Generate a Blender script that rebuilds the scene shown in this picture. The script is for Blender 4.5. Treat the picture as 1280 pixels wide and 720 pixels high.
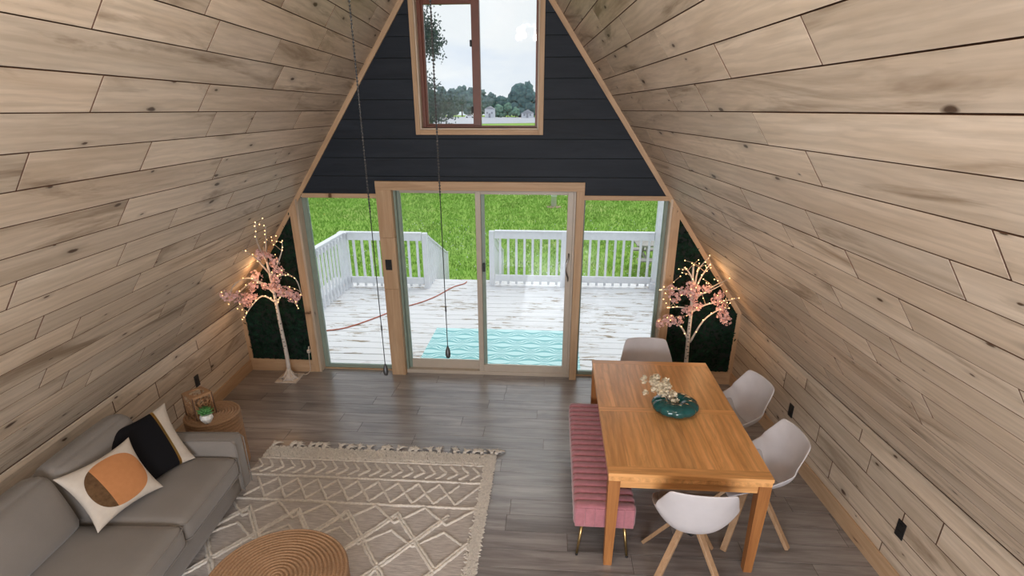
import bpy, math, random
from mathutils import Vector, Matrix, noise as mnoise
R=random.Random(7)
PI=math.pi
for o in list(bpy.data.objects): bpy.data.objects.remove(o)
SC=bpy.context.scene
COL=SC.collection
# ---------------- camera ----------------
TH=math.radians(4.0158)             # the side walls run 4 degrees off the gable's normal
cam_d=bpy.data.cameras.new('camera'); cam=bpy.data.objects.new('camera',cam_d); COL.objects.link(cam)
SC.camera=cam
cam_d.sensor_width=36; cam_d.lens=696.2/1280*36; cam_d.shift_y=69.8/1280; cam_d.clip_end=2000; cam_d.clip_start=.05
def cam_basis():
    pitch,yaw,roll=.3981,-.0018,-.0014
    cy,sy=math.cos(yaw),math.sin(yaw)
    F=Vector((sy,cy,0)); Rt=Vector((cy,-sy,0)); U=Vector((0,0,1))
    cp,sp=math.cos(pitch),math.sin(pitch)
    F2=F*cp-U*sp; U2=U*cp+F*sp
    cr,sr=math.cos(roll),math.sin(roll)
    R3=Rt*cr+U2*sr; U3=U2*cr-Rt*sr
    m=Matrix((R3,U3,-F2)).transposed()
    return Matrix.Rotation(TH,3,'Z')@m
M=cam_basis().to_4x4(); M.translation=(0.4062,-5.7858,2.857); cam.matrix_world=M
# ---------------- sky and daylight ----------------
W=bpy.data.worlds.new('sky'); SC.world=W; W.use_nodes=True
def build_sky():
    nt=W.node_tree; nt.nodes.clear(); N=nt.nodes.new; L=nt.links.new
    out=N('ShaderNodeOutputWorld'); bg=N('ShaderNodeBackground'); tc=N('ShaderNodeTexCoord'); mp=N('ShaderNodeMapping')
    ns=N('ShaderNodeTexNoise'); rp=N('ShaderNodeValToRGB')
    mp.inputs['Scale'].default_value=(1,1,3.2); ns.inputs['Scale'].default_value=1.6; ns.inputs['Detail'].default_value=6; ns.inputs['Roughness'].default_value=.55
    e=rp.color_ramp.elements; e[0].position=.36; e[0].color=(.62,.73,.95,1); e[1].position=.56; e[1].color=(.93,.95,1.0,1)
    L(tc.outputs['Generated'],mp.inputs['Vector']); L(mp.outputs['Vector'],ns.inputs['Vector']); L(ns.outputs['Fac'],rp.inputs['Fac']); L(rp.outputs['Color'],bg.inputs['Color'])
    bg.inputs['Strength'].default_value=SKY
    L(bg.outputs['Background'],out.inputs['Surface'])
SKY=1.0
build_sky()
sd=bpy.data.lights.new('sun','SUN'); sd.energy=1.8; sd.angle=math.radians(55); sd.color=(1,.97,.92)
so=bpy.data.objects.new('sun',sd); COL.objects.link(so); so.rotation_euler=(math.radians(-28),math.radians(12),0)
# unseen fill light added behind the camera to brighten the room
ad=bpy.data.lights.new('rear_fill_light','AREA'); ad.shape='RECTANGLE'; ad.size=2.7; ad.size_y=1.35; ad.energy=190; ad.color=(.93,.95,1)
ao=bpy.data.objects.new('rear_fill_light',ad); COL.objects.link(ao); ao.location=(.4,-8.18,1.6); ao.rotation_euler=(math.radians(90),0,0)
FAN_BULB=13
SC.view_settings.view_transform='Standard'; SC.view_settings.look='None'; SC.view_settings.gamma=1; SC.view_settings.exposure=0.08
# ---------------- materials ----------------
MATS={}
class NT:
    def __init__(s,name):
        m=bpy.data.materials.new(name); m.use_nodes=True; s.m=m; s.nt=m.node_tree; s.b=s.nt.nodes['Principled BSDF']; MATS[name]=m
    def n(s,t,**k):
        nd=s.nt.nodes.new('ShaderNode'+t)
        for a,v in k.items():
            if a in nd.inputs.keys(): nd.inputs[a].default_value=v
            else: setattr(nd,a,v)
        return nd
    def l(s,a,b): s.nt.links.new(a,b)
    def math(s,op,a,b=None,c=None,clamp=False):
        nd=s.nt.nodes.new('ShaderNodeMath'); nd.operation=op; nd.use_clamp=clamp
        for i,v in enumerate((a,b,c)):
            if v is None: continue
            if isinstance(v,(int,float)): nd.inputs[i].default_value=v
            else: s.l(v,nd.inputs[i])
        return nd.outputs[0]
    def mix(s,f,a,b,mode='MIX'):
        nd=s.nt.nodes.new('ShaderNodeMix'); nd.data_type='RGBA'; nd.blend_type=mode
        for i,v in ((0,f),(6,a),(7,b)):
            if isinstance(v,(int,float)): nd.inputs[i].default_value=v
            elif isinstance(v,tuple): nd.inputs[i].default_value=(*v,1) if len(v)==3 else v
            else: s.l(v,nd.inputs[i])
        return nd.outputs[2]
    def ramp(s,f,stops):
        nd=s.nt.nodes.new('ShaderNodeValToRGB'); e=nd.color_ramp.elements
        while len(e)<len(stops): e.new(.5)
        for el,(p,c) in zip(e,stops): el.position=p; el.color=(*c,1) if isinstance(c,tuple) else (c,c,c,1)
        s.l(f,nd.inputs[0]); return nd.outputs[0]
    def coords(s,scale=(1,1,1),rnd=True,src='Object'):
        tc=s.n('TexCoord'); v=tc.outputs[src]
        if rnd:
            oi=s.n('ObjectInfo'); a=s.nt.nodes.new('ShaderNodeVectorMath'); a.operation='MULTIPLY_ADD'
            cx=s.n('CombineXYZ'); s.l(s.math('MULTIPLY',oi.outputs['Random'],37.0),cx.inputs[0]); s.l(s.math('MULTIPLY',oi.outputs['Random'],91.0),cx.inputs[1]); s.l(s.math('MULTIPLY',oi.outputs['Random'],53.0),cx.inputs[2])
            a.inputs[1].default_value=(1,1,1); s.l(v,a.inputs[0]); s.l(cx.outputs[0],a.inputs[2]); v=a.outputs[0]; s.rnd=oi.outputs['Random']
        return v
    def map(s,v,scale=(1,1,1),rot=(0,0,0)):
        mp=s.n('Mapping'); mp.inputs['Scale'].default_value=scale; mp.inputs['Rotation'].default_value=rot; s.l(v,mp.inputs['Vector']); return mp.outputs[0]
    def noise(s,v,scale,detail=3,rough=.5,dist=0):
        nd=s.n('TexNoise'); nd.inputs['Scale'].default_value=scale; nd.inputs['Detail'].default_value=detail; nd.inputs['Roughness'].default_value=rough; nd.inputs['Distortion'].default_value=dist; s.l(v,nd.inputs['Vector']); return nd.outputs['Fac']
    def bump(s,h,strength=.3,dist=.01):
        b=s.n('Bump'); b.inputs['Strength'].default_value=strength; b.inputs['Distance'].default_value=dist; s.l(h,b.inputs['Height']); s.l(b.outputs[0],s.b.inputs['Normal'])
def setb(s,rough=.5,metal=0,spec=.5,col=None,sheen=0):
    s.b.inputs['Roughness'].default_value=rough; s.b.inputs['Metallic'].default_value=metal; s.b.inputs['Specular IOR Level'].default_value=spec
    if sheen: s.b.inputs['Sheen Weight'].default_value=sheen; s.b.inputs['Sheen Roughness'].default_value=.5
    if col: s.b.inputs['Base Color'].default_value=(*col,1)
def plain(name,col,rough=.5,metal=0,spec=.5,var=.12,scale=12,bump=0,bscale=60,sheen=0):
    s=NT(name); setb(s,rough,metal,spec,None,sheen)
    v=s.coords(rnd=False); f=s.noise(v,scale,4)
    a=tuple(c*(1-var) for c in col); b=tuple(min(1,c*(1+var)) for c in col)
    s.l(s.ramp(f,[(.3,a),(.7,b)]),s.b.inputs['Base Color'])
    if bump: s.bump(s.noise(v,bscale,3),bump,.004)
    return s.m
def wood(name,light,dark,knot=None,rough=.55,grain=16,along=1.3,tint=.12,stain=.5,bump=.12,spec=.3,axis=0,warm=None,kscale=(1.5,5.5),wave=0,wamp=.3):
    """boards: local axis 0 is the length; knots, stains and grain differ from board to board"""
    s=NT(name); setb(s,rough,0,spec)
    v=s.coords(rnd=True)
    rot=(0,0,0) if axis==0 else ((0,0,PI/2) if axis==1 else (0,PI/2,0))
    if axis: v=s.map(v,(1,1,1),rot)
    g1=s.noise(s.map(v,(along,grain,grain)),1.0,5,.6,.6)
    g2=s.noise(s.map(v,(along*2.5,grain*6,grain*6)),1.0,3,.6,.3)
    st=s.noise(s.map(v,(along*.7,4.5,4.5)),1.0,5,.62,1.2)
    if wave:
        w_=s.n('TexWave'); w_.bands_direction='Y'; w_.inputs['Scale'].default_value=wave; w_.inputs['Distortion'].default_value=9; w_.inputs['Detail'].default_value=3; w_.inputs['Detail Scale'].default_value=1.2; w_.inputs['Detail Roughness'].default_value=.6; s.l(s.map(v,(.22,1,1)),w_.inputs['Vector'])
    base=s.mix(s.ramp(g1,[(.35,0.),(.68,1.)]),light,dark)
    base=s.mix(s.math('MULTIPLY',s.ramp(g2,[(.45,0.),(.7,1.)]),.35),base,tuple(c*.8 for c in dark))
    base=s.mix(s.math('MULTIPLY',s.ramp(st,[(.55,0.),(.70,1.)]),stain),base,(dark[0]*.48,dark[1]*.42,dark[2]*.36))
    if wave: base=s.mix(s.math('MULTIPLY',s.ramp(w_.outputs['Fac'],[(.35,0.),(.95,1.)]),wamp),base,tuple(c*.62 for c in dark))
    br=s.math('MULTIPLY_ADD',s.rnd,tint*2,1-tint)
    cx=s.n('CombineXYZ')
    for i in range(3): s.l(br,cx.inputs[i])
    base=s.mix(1.0,base,cx.outputs[0],'MULTIPLY')
    if warm:
        r2=s.math('FRACT',s.math('MULTIPLY',s.rnd,17.3))
        base=s.mix(s.math('MULTIPLY',r2,.45),base,warm,'MULTIPLY')
    h=g2
    if knot:
        nn=s.n('TexNoise'); nn.inputs['Scale'].default_value=9; nn.inputs['Detail'].default_value=3; s.l(v,nn.inputs['Vector'])
        va=s.nt.nodes.new('ShaderNodeVectorMath'); va.operation='MULTIPLY_ADD'; va.inputs[1].default_value=(.07,.022,0); s.l(nn.outputs['Color'],va.inputs[0]); s.l(v,va.inputs[2])
        vo=s.n('TexVoronoi'); vo.voronoi_dimensions='2D'; vo.inputs['Scale'].default_value=1; s.l(s.map(va.outputs[0],(kscale[0],kscale[1],0)),vo.inputs['Vector'])
        sx=s.n('SeparateXYZ'); s.l(vo.outputs['Color'],sx.inputs[0])
        gate=s.ramp(sx.outputs[0],[(.40,0.),(.44,1.)])
        siz=s.math('MULTIPLY_ADD',s.math('POWER',sx.outputs[1],2.0),.075,.022)
        dd=s.math('DIVIDE',vo.outputs['Distance'],siz)
        k1=s.math('MULTIPLY',s.ramp(dd,[(.55,1.),(1.0,0.)]),gate)
        k2=s.math('MULTIPLY',s.ramp(s.math('MULTIPLY',dd,.33),[(.2,.5),(1.,0.)]),gate)
        base=s.mix(k2,base,tuple(c*.55 for c in dark)); base=s.mix(k1,base,knot)
    s.l(base,s.b.inputs['Base Color'])
    s.bump(h,bump,.003)
    return s.m
PINE=wood('whitewashed_pine',(.69,.585,.47),(.53,.43,.325),knot=(.085,.05,.03),rough=.5,grain=11,along=1.0,tint=.12,stain=.9,warm=(1,.93,.86),kscale=(1.9,5.5),wave=7,wamp=.17)
TRIM=wood('pine_trim',(.58,.40,.25),(.47,.30,.17),knot=(.12,.06,.03),rough=.5,grain=22,tint=.05,stain=.25,kscale=(1.2,9))
NAVY=wood('dark_navy_paint',(.020,.026,.036),(.013,.018,.026),rough=.6,grain=9,tint=.12,stain=.4,bump=.3,spec=.25)
FLOOR=wood('grey_vinyl_plank',(.37,.345,.335),(.17,.148,.14),rough=.30,grain=15,along=1.4,tint=.16,stain=.5,bump=.12,spec=1.0)
FLOOR.node_tree.nodes['Principled BSDF'].inputs['Coat Weight'].default_value=.45; FLOOR.node_tree.nodes['Principled BSDF'].inputs['Coat Roughness'].default_value=.28
OAK=wood('honey_oak',(.90,.48,.19),(.66,.31,.10),rough=.30,grain=16,along=1.3,tint=.20,stain=.45,bump=.1,spec=.5,wave=6,wamp=.28)
LEGW=wood('natural_beech',(.50,.32,.19),(.40,.24,.13),rough=.45,grain=40,tint=.06,stain=.2,axis=2)
def deckmat():
    s=NT('chipped_white_deck_paint'); setb(s,.65,0,.3); v=s.coords()
    n=s.noise(s.map(v,(4,22,22)),1.0,6,.66,.6); p=s.noise(s.map(v,(1.3,5,5)),1.0,3)
    m=s.math('MULTIPLY',s.ramp(n,[(.545,0.),(.56,1.)]),s.ramp(p,[(.50,.0),(.56,1.)]))
    w=s.mix(s.noise(s.map(v,(1,9,9)),1.0,3),(.80,.79,.80),(.66,.65,.66))
    s.l(s.mix(m,w,(.30,.24,.17)),s.b.inputs['Base Color']); s.bump(n,.2,.004); return s.m
DECK=deckmat()
WHITE=plain('white_railing_paint',(.80,.81,.84),.5,var=.05)
BLACK=plain('black_plastic',(.012,.013,.014),.4)
ALMOND=plain('almond_vinyl_frame',(.50,.43,.35),.4,var=.04)
GREENF=plain('grey_green_window_frame',(.24,.30,.25),.45,var=.06)
BROWNF=plain('red_brown_window_frame',(.15,.045,.025),.4,var=.1)
PINKV=plain('dusty_pink_velvet',(.44,.175,.205),.75,var=.10,scale=30,sheen=.5,spec=.2)
BRASS=plain('brass',(.45,.32,.14),.3,metal=1,var=.05)
SHELL=plain('pale_grey_chair_plastic',(.62,.59,.60),.45,var=.03)
CUSH=plain('beige_chair_shell',(.55,.46,.38),.5,var=.03)
TEAL=plain('teal_glazed_ceramic',(.008,.085,.085),.08,var=.3,scale=9,spec=.8)
DRIED=plain('dried_cream_flowers',(.80,.70,.52),.9,var=.25,scale=60)
POT=plain('white_glazed_pot',(.70,.68,.64),.3,var=.03)
LEAFG=plain('succulent_green',(.07,.22,.06),.5,var=.5,scale=40)
BLKV=plain('black_velvet',(.008,.008,.010),.9,var=.2,sheen=.15,spec=.15)
CREAM=plain('cream_linen',(.60,.53,.45),.9,var=.07,scale=25,bump=.3,bscale=250,spec=.2)
TERRA=plain('orange_print',(.55,.22,.075),.85,var=.06,scale=40,bump=.25,bscale=250,spec=.2)
BROWNP=plain('brown_print',(.13,.065,.03),.85,var=.35,scale=40,spec=.2)
GOLD=plain('gold_foil_band',(.70,.47,.14),.25,metal=1,var=.06)
BARK=plain('white_birch_bark',(.62,.56,.50),.7,var=.12,scale=30,bump=.3,bscale=60)
BARKD=plain('dark_bark_mark',(.05,.04,.035),.8)
PETAL=plain('pink_blossom_petals',(.84,.56,.53),.7,var=.16,scale=30,spec=.2)
TWIG=plain('pale_twig',(.50,.38,.28),.7)
HEDGE=plain('dark_green_leaves',(.008,.026,.016),.8,var=.7,scale=14,spec=.12)
HEDGEB=plain('dark_green_backing',(.004,.009,.007),.8)
RUGY=plain('cream_wool_cord',(.76,.71,.64),.95,var=.12,scale=60,bump=.6,bscale=300,spec=.1)
METAL=plain('brushed_nickel',(.45,.45,.46),.3,metal=1,var=.05)
CORD=plain('orange_cord',(.45,.10,.04),.5)
WHITEP=plain('white_siding',(.75,.76,.80),.6,var=.05)
ROOFM=plain('grey_shingles',(.36,.37,.41),.8)
TRUNK=plain('grey_brown_bark',(.10,.08,.065),.9,var=.25,scale=4)
WOODG=plain('weathered_grey_wood',(.34,.32,.29),.8,var=.2)
DARKB=plain('dark_backing',(.15,.075,.045),.9)
DARKF=plain('dark_seam',(.03,.025,.022),.9)
CONC=plain('pale_gravel',(.42,.43,.47),.9,var=.06,scale=.3)
def sofa_fabric():
    s=NT('taupe_sofa_fabric'); setb(s,.95,0,.15,None,.25); v=s.coords(rnd=False)
    w=s.noise(v,420,2); f=s.noise(v,5,4)
    c=s.mix(f,(.235,.212,.190),(.295,.268,.243)); c=s.mix(s.math('MULTIPLY',w,.35),c,(.12,.105,.095)); s.l(c,s.b.inputs['Base Color']); s.bump(w,.35,.002); return s.m
SOFA=sofa_fabric()
def rattan():
    s=NT('rattan_coil'); setb(s,.6,0,.3); v=s.coords(rnd=False)
    n=s.noise(v,90,3); f=s.noise(v,7,3)
    c=s.mix(f,(.34,.20,.11),(.43,.27,.16)); c=s.mix(s.math('MULTIPLY',s.ramp(n,[(.45,0.),(.65,1.)]),.5),c,(.24,.13,.06)); s.l(c,s.b.inputs['Base Color']); s.bump(n,.5,.002); return s.m
RATTAN=rattan()
def rugbase():
    s=NT('grey_beige_flatweave'); setb(s,.95,0,.1); v=s.coords(rnd=False)
    a=s.noise(s.map(v,(14,140,20)),1.0,4,.6); b=s.noise(v,3,3)
    c=s.mix(s.ramp(a,[(.35,0.),(.65,1.)]),(.41,.375,.355),(.67,.625,.585)); c=s.mix(s.math('MULTIPLY',b,.3),c,(.42,.35,.31)); s.l(c,s.b.inputs['Base Color']); s.bump(a,.6,.006); return s.m
RUGB=rugbase()
def outrug():
    s=NT('turquoise_outdoor_weave'); setb(s,.85,0,.15); v=s.coords(rnd=False)
    sx=s.n('SeparateXYZ'); s.l(v,sx.inputs[0])
    X=s.math('MULTIPLY',sx.outputs[0],PI/.19); P=.27
    yy=s.math('MULTIPLY',sx.outputs[1],1/P)
    row=s.math('FLOOR',yy); fr=s.math('SUBTRACT',s.math('FRACT',yy),.5)
    ph=s.math('MULTIPLY',s.math('FRACT',s.math('MULTIPLY',row,.5)),2*PI)
    wv=s.math('COSINE',s.math('ADD',X,ph))
    hw=s.math('MULTIPLY_ADD',wv,.17,.30)                     # half height of the eye at this x
    q=s.math('DIVIDE',s.math('ABSOLUTE',fr),hw)
    st=s.math('SINE',s.math('MULTIPLY',q,PI*2.1)); m=s.ramp(s.math('MULTIPLY_ADD',st,.5,.5),[(.40,0.),(.60,1.)])
    c=s.mix(m,(.20,.48,.50),(.56,.80,.81)); s.l(c,s.b.inputs['Base Color']); return s.m
ORUG=outrug()
def grass():
    s=NT('meadow_grass'); setb(s,.9,0,.1); v=s.coords(rnd=False)
    big=s.noise(v,.16,4,.6); mid=s.noise(v,1.3,4); fine=s.noise(v,17,5,.7)
    c=s.mix(s.ramp(fine,[(.35,0.),(.66,1.)]),(.16,.30,.04),(.29,.48,.09))
    c=s.mix(s.math('MULTIPLY',s.ramp(mid,[(.42,0.),(.7,1.)]),.35),c,(.36,.45,.12))
    c=s.mix(s.math('MULTIPLY',s.ramp(big,[(.56,0.),(.72,1.)]),.55),c,(.45,.40,.20))
    s.l(c,s.b.inputs['Base Color']); s.bump(fine,.5,.03); return s.m
GRASS=grass()
BLADE=plain('grass_blade',(.27,.46,.085),.8,var=.22,scale=1.2,spec=.15)
def foliage(name,a,b,sc=.8):
    s=NT(name); setb(s,.9,0,.1); v=s.coords(rnd=True); f=s.noise(v,sc,5,.7)
    s.l(s.ramp(f,[(.35,a),(.65,b)]),s.b.inputs['Base Color']); s.bump(f,1.,.5); return s.m
FOL1=foliage('hazy_dark_foliage',(.075,.13,.15),(.16,.26,.25),.5)  # distance haze is put into both far leaf colours as a blue tint
FOL2=foliage('hazy_green_foliage',(.12,.22,.18),(.25,.40,.30),.6)
FOLN=foliage('near_tree_foliage',(.04,.075,.085),(.12,.20,.17),3)  # haze is mixed into this leaf colour too, bluish and lightened
def glass():
    s=NT('window_glass'); nt=s.nt; nt.nodes.remove(s.b)
    out=[n for n in nt.nodes if n.type=='OUTPUT_MATERIAL'][0]
    t=s.n('BsdfTransparent'); t.inputs[0].default_value=(.96,.98,.97,1); g=s.n('BsdfGlossy'); g.inputs['Roughness'].default_value=.02
    fr=s.n('Fresnel'); fr.inputs['IOR'].default_value=1.45; mx=s.n('MixShader'); s.l(fr.outputs[0],mx.inputs[0]); s.l(t.outputs[0],mx.inputs[1]); s.l(g.outputs[0],mx.inputs[2]); s.l(mx.outputs[0],out.inputs[0]); return s.m
GLASS=glass()
def emis(name,col,st):
    s=NT(name); s.b.inputs['Emission Color'].default_value=(*col,1); s.b.inputs['Emission Strength'].default_value=st; s.b.inputs['Base Color'].default_value=(*col,1); return s.m
LED=emis('warm_fairy_light',(1,.55,.22),5)
BULBM=emis('frosted_lamp_glass',(1,.93,.82),6)
# ---------------- mesh helpers ----------------
class MB:
    def __init__(s): s.v=[]; s.f=[]; s.sm=[]; s.mi=[]; s.cur=0
    def add(s,vs,fs,smooth=False):
        o=len(s.v); s.v+=[tuple(p) for p in vs]
        for f in fs: s.f.append(tuple(i+o for i in f)); s.sm.append(smooth); s.mi.append(s.cur)
    def box(s,x0,x1,y0,y1,z0,z1,c=0):
        if x1<x0:x0,x1=x1,x0
        if y1<y0:y0,y1=y1,y0
        if z1<z0:z0,z1=z1,z0
        if c<=0:
            s.add([(x,y,z) for z in (z0,z1) for y in (y0,y1) for x in (x0,x1)],[(0,2,3,1),(4,5,7,6),(0,1,5,4),(2,6,7,3),(0,4,6,2),(1,3,7,5)]); return s
        c=min(c,(x1-x0)*.45,(y1-y0)*.45,(z1-z0)*.45)
        lv=[(z0,c),(z0+c,0),(z1-c,0),(z1,c)]; vs=[]
        for z,i in lv:
            k=c if i==0 else 0
            a,b,d,e=x0+i,x1-i,y0+i,y1-i
            if i==0: vs+=[(a+c,d,z),(b-c,d,z),(b,d+c,z),(b,e-c,z),(b-c,e,z),(a+c,e,z),(a,e-c,z),(a,d+c,z)]
            else: vs+=[(a,d,z),(b,d,z),(b,d,z),(b,e,z),(b,e,z),(a,e,z),(a,e,z),(a,d,z)]
        vs2=[];
        for k in range(4): vs2+=vs[k*8:k*8+8]
        fs=[]
        for k in range(3):
            for i in range(8):
                j=(i+1)%8; fs.append((k*8+i,k*8+j,(k+1)*8+j,(k+1)*8+i))
        fs.append(tuple(range(7,-1,-1))); fs.append(tuple(range(24,32)))
        s.add(vs2,fs); return s
    def obox(s,center,size,mat,c=0):
        t=MB(); t.box(-size[0]/2,size[0]/2,-size[1]/2,size[1]/2,-size[2]/2,size[2]/2,c)
        m=mat.to_3x3() if hasattr(mat,'to_3x3') else mat
        s.add([tuple(m@Vector(p)+Vector(center)) for p in t.v],t.f); return s
    def bar(s,a,b,w,h,up=(0,0,1),c=0):
        a=Vector(a);b=Vector(b);d=b-a;L=d.length;x=d/L;u=Vector(up);y=u.cross(x)
        if y.length<1e-4: y=Vector((0,1,0)).cross(x)
        y.normalize();z=x.cross(y)
        return s.obox((a+b)/2,(L,w,h),Matrix((x,y,z)).transposed(),c)
    def tube(s,pts,r,n=8,cap=True,smooth=True,closed=False):
        pts=[Vector(p) for p in pts]; k=len(pts); rs=r if isinstance(r,(list,tuple)) else [r]*k
        vs=[];ref=None
        for i,p in enumerate(pts):
            if closed: t=pts[(i+1)%k]-pts[i-1]
            else: t=(pts[min(i+1,k-1)]-pts[max(i-1,0)])
            if t.length<1e-9: t=Vector((0,0,1))
            t.normalize()
            if ref is None:
                ref=t.orthogonal().normalized() if abs(t.z)>.9 else Vector((0,0,1))
            a=(ref-t*ref.dot(t))
            if a.length<1e-5: a=t.orthogonal()
            a.normalize(); ref=a; b=t.cross(a)
            for j in range(n):
                q=2*PI*j/n; vs.append(p+(a*math.cos(q)+b*math.sin(q))*rs[i])
        fs=[]
        for i in range(k if closed else k-1):
            for j in range(n): 
                i2=(i+1)%k
                fs.append((i*n+j,i*n+(j+1)%n,i2*n+(j+1)%n,i2*n+j))
        if cap and not closed: fs.append(tuple(range(n-1,-1,-1))); fs.append(tuple(range((k-1)*n,k*n)))
        s.add(vs,fs,smooth); return s
    def lathe(s,prof,n=32,center=(0,0,0),smooth=True,cap=True):
        cx,cy,cz=center; vs=[]
        for r,z in prof:
            for j in range(n): q=2*PI*j/n; vs.append((cx+r*math.cos(q),cy+r*math.sin(q),cz+z))
        fs=[]
        for i in range(len(prof)-1):
            for j in range(n): fs.append((i*n+j,i*n+(j+1)%n,(i+1)*n+(j+1)%n,(i+1)*n+j))
        if cap:
            if prof[0][0]>1e-6: fs.append(tuple(range(n-1,-1,-1)))
            if prof[-1][0]>1e-6: fs.append(tuple(range((len(prof)-1)*n,len(prof)*n)))
        s.add(vs,fs,smooth); return s
    def prism(s,poly,a,b,ax='y'):
        """polygon in the plane across ax, extruded from a to b"""
        n=len(poly)
        def P(u,v,t): return {'y':(u,t,v),'z':(u,v,t),'x':(t,u,v)}[ax]
        vs=[P(u,v,a) for u,v in poly]+[P(u,v,b) for u,v in poly]
        fs=[tuple(range(n)),tuple(range(2*n-1,n-1,-1))]+[(i,i+n,(i+1)%n+n,(i+1)%n) for i in range(n)]
        s.add(vs,fs); return s
    def ball(s,c,r,n=8,m=5,sc=(1,1,1)):
        vs=[];fs=[]
        for i in range(m+1):
            t=PI*i/m
            for j in range(n): q=2*PI*j/n; vs.append((c[0]+r*sc[0]*math.sin(t)*math.cos(q),c[1]+r*sc[1]*math.sin(t)*math.sin(q),c[2]+r*sc[2]*math.cos(t)))
        for i in range(m):
            for j in range(n): fs.append((i*n+j,(i+1)*n+j,(i+1)*n+(j+1)%n,i*n+(j+1)%n))
        s.add(vs,fs,True); return s
    def mesh(s,name,mats):
        me=bpy.data.meshes.new(name); me.from_pydata(s.v,[],s.f)
        for m in (mats if isinstance(mats,(list,tuple)) else [mats]): me.materials.append(m)
        me.polygons.foreach_set('use_smooth',s.sm); me.polygons.foreach_set('material_index',s.mi); me.update(); me.validate()
        return me
    def build(s,name,mats,parent=None,loc=None,rot=None,fix=True):
        me=s.mesh(name,mats)
        if fix: fixn(me)
        o=bpy.data.objects.new(name,me); COL.objects.link(o)
        if parent is not None: o.parent=parent
        if loc: o.location=loc
        if rot: o.rotation_euler=rot
        return o
import bmesh
def fixn(me):
    b=bmesh.new(); b.from_mesh(me); bmesh.ops.remove_doubles(b,verts=b.verts,dist=1e-6); bmesh.ops.dissolve_degenerate(b,edges=b.edges,dist=1e-7); bmesh.ops.recalc_face_normals(b,faces=b.faces); b.to_mesh(me); b.free()
def tag(o,label=None,cat=None,group=None,kind=None):
    if label:o['label']=label
    if cat:o['category']=cat
    if group:o['group']=group
    if kind:o['kind']=kind
    return o
def thing(name,label=None,cat=None,loc=(0,0,0),rz=0,group=None,kind=None,parent=None):
    o=bpy.data.objects.new(name,None); COL.objects.link(o); o.empty_display_size=.1; o.location=loc; o.rotation_euler=(0,0,rz)
    if parent: o.parent=parent
    return tag(o,label,cat,group,kind)
def inst(o,parent,loc,rot=None,scale=None,name=None):
    c=o.copy(); COL.objects.link(c); c.parent=parent; c.location=loc
    if rot: c.rotation_euler=rot
    if scale: c.scale=scale
    return c
def copy_tree(o,parent=None,loc=None,rz=None):
    c=o.copy(); COL.objects.link(c)
    if parent is not None: c.parent=parent
    for ch in o.children: copy_tree(ch,c)
    if loc is not None: c.location=loc
    if rz is not None: c.rotation_euler=(0,0,rz)
    return c
# ---------------- room shell ----------------
XL,KL,ML=-3.1144,.8225,1.4239; XR,KR,MR=2.4468,.8466,1.4064     # in the side walls' own frame
YB=-8.2
RZ=Matrix.Rotation(TH,4,'Z')
def wall_frame(name,origin,ex,ey,kind='structure'):
    ex=Vector(ex).normalized(); ey=Vector(ey).normalized(); ez=ex.cross(ey)
    m=Matrix((ex,ey,ez)).transposed().to_4x4(); m.translation=Vector(origin)
    o=bpy.data.objects.new(name,None); COL.objects.link(o); o['kind']=kind; o.matrix_world=RZ@m; return o
def plank_mesh(l,w,t,c=.002):
    a,b=l/2,w/2; vs=[]
    for z,i in ((-t,0),(-c,0),(0,c)):
        vs+=[(-a+i,-b+i,z),(a-i,-b+i,z),(a-i,b-i,z),(-a+i,b-i,z)]
    fs=[(3,2,1,0),(8,9,10,11)]
    for k in range(2):
        for i in range(4): j=(i+1)%4; fs.append((k*4+i,k*4+j,k*4+4+j,k*4+4+i))
    m=MB(); m.add(vs,fs); m.mi=[0,0]+[1]*4+[0]*4; return m
def lay(parent,bounds,ends,joints,mat,name='plank',t=.012,gap=.0055,c=.0008,tone=None):
    for k in range(len(bounds)-1):
        s0,s1=bounds[k],bounds[k+1]; e0,e1=ends((s0+s1)/2)
        js=[e0]+[j for j in sorted(joints.get(k,[])) if e0+.1<j<e1-.05]+[e1]
        for a,b in zip(js,js[1:]):
            w=s1-s0-gap; l=b-a-gap*1.7
            if l<.03 or w<.01: continue
            plank_mesh(l,w,t,c).build(name,[mat,DARKB],parent,((a+b)/2,(s0+s1)/2,R.uniform(-.0008,.0008)),fix=False)
BL=[0,.068,.225,.377,.53,.69,.845,1.003,1.167,1.325,1.48,1.645,1.80,1.97,2.14,2.31,2.475,2.64,2.81,2.973,3.135,3.30]
BR=[0,.06,.21,.36,.507,.667,.828,.989,1.155,1.307,1.466,1.633,1.79,1.953,2.12,2.287,2.453,2.614,2.777,2.945,3.11,3.27]
LT=math.hypot(-.3425-XL,4.769-KL); RT=math.hypot(XR+.3425,4.769-KR)
def ext(B,T):
    B=B[:]
    while B[-1]+.165<T-.05: B.append(B[-1]+.165)
    B.append(T); return B
BL=ext(BL,LT-.004); BR=ext(BR,RT-.004)
JL=[(-3.54,2.88),(-2.88,3.01),(-2.73,2.9),(-3.39,2.56),(-2.56,2.55),(-2.35,2.39),(-1.82,2.39),(-3.63,2.24),(-2.87,2.24),(-2.0,2.05),(-2.86,1.9),(-2.29,1.72),(-1.53,1.72),(-2.7,1.57),(-1.76,1.4),(-2.25,1.4),(-.89,1.24),(-3.45,1.62),(-2.38,1.26),(-1.31,.92),(-3.45,1.55),(-3.17,1.26),(-2.84,1.09),(-1.79,.76),(-1.38,.61),(-1.23,.3),(-1.77,.3),(-2.96,.76),(-2.72,.6),(-2.44,.45),(-1.96,2.89),(-1.73,2.72),(-1.13,2.55),(-1.36,3.21),(-1.28,3.05),(-.91,2.88),(-.96,2.39),(-2.16,3.2),(-.43,3.38),(-.6,1.72),(-.8,1.57),(-.55,1.09),(-.7,.92),(-.95,2.05)]
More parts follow.
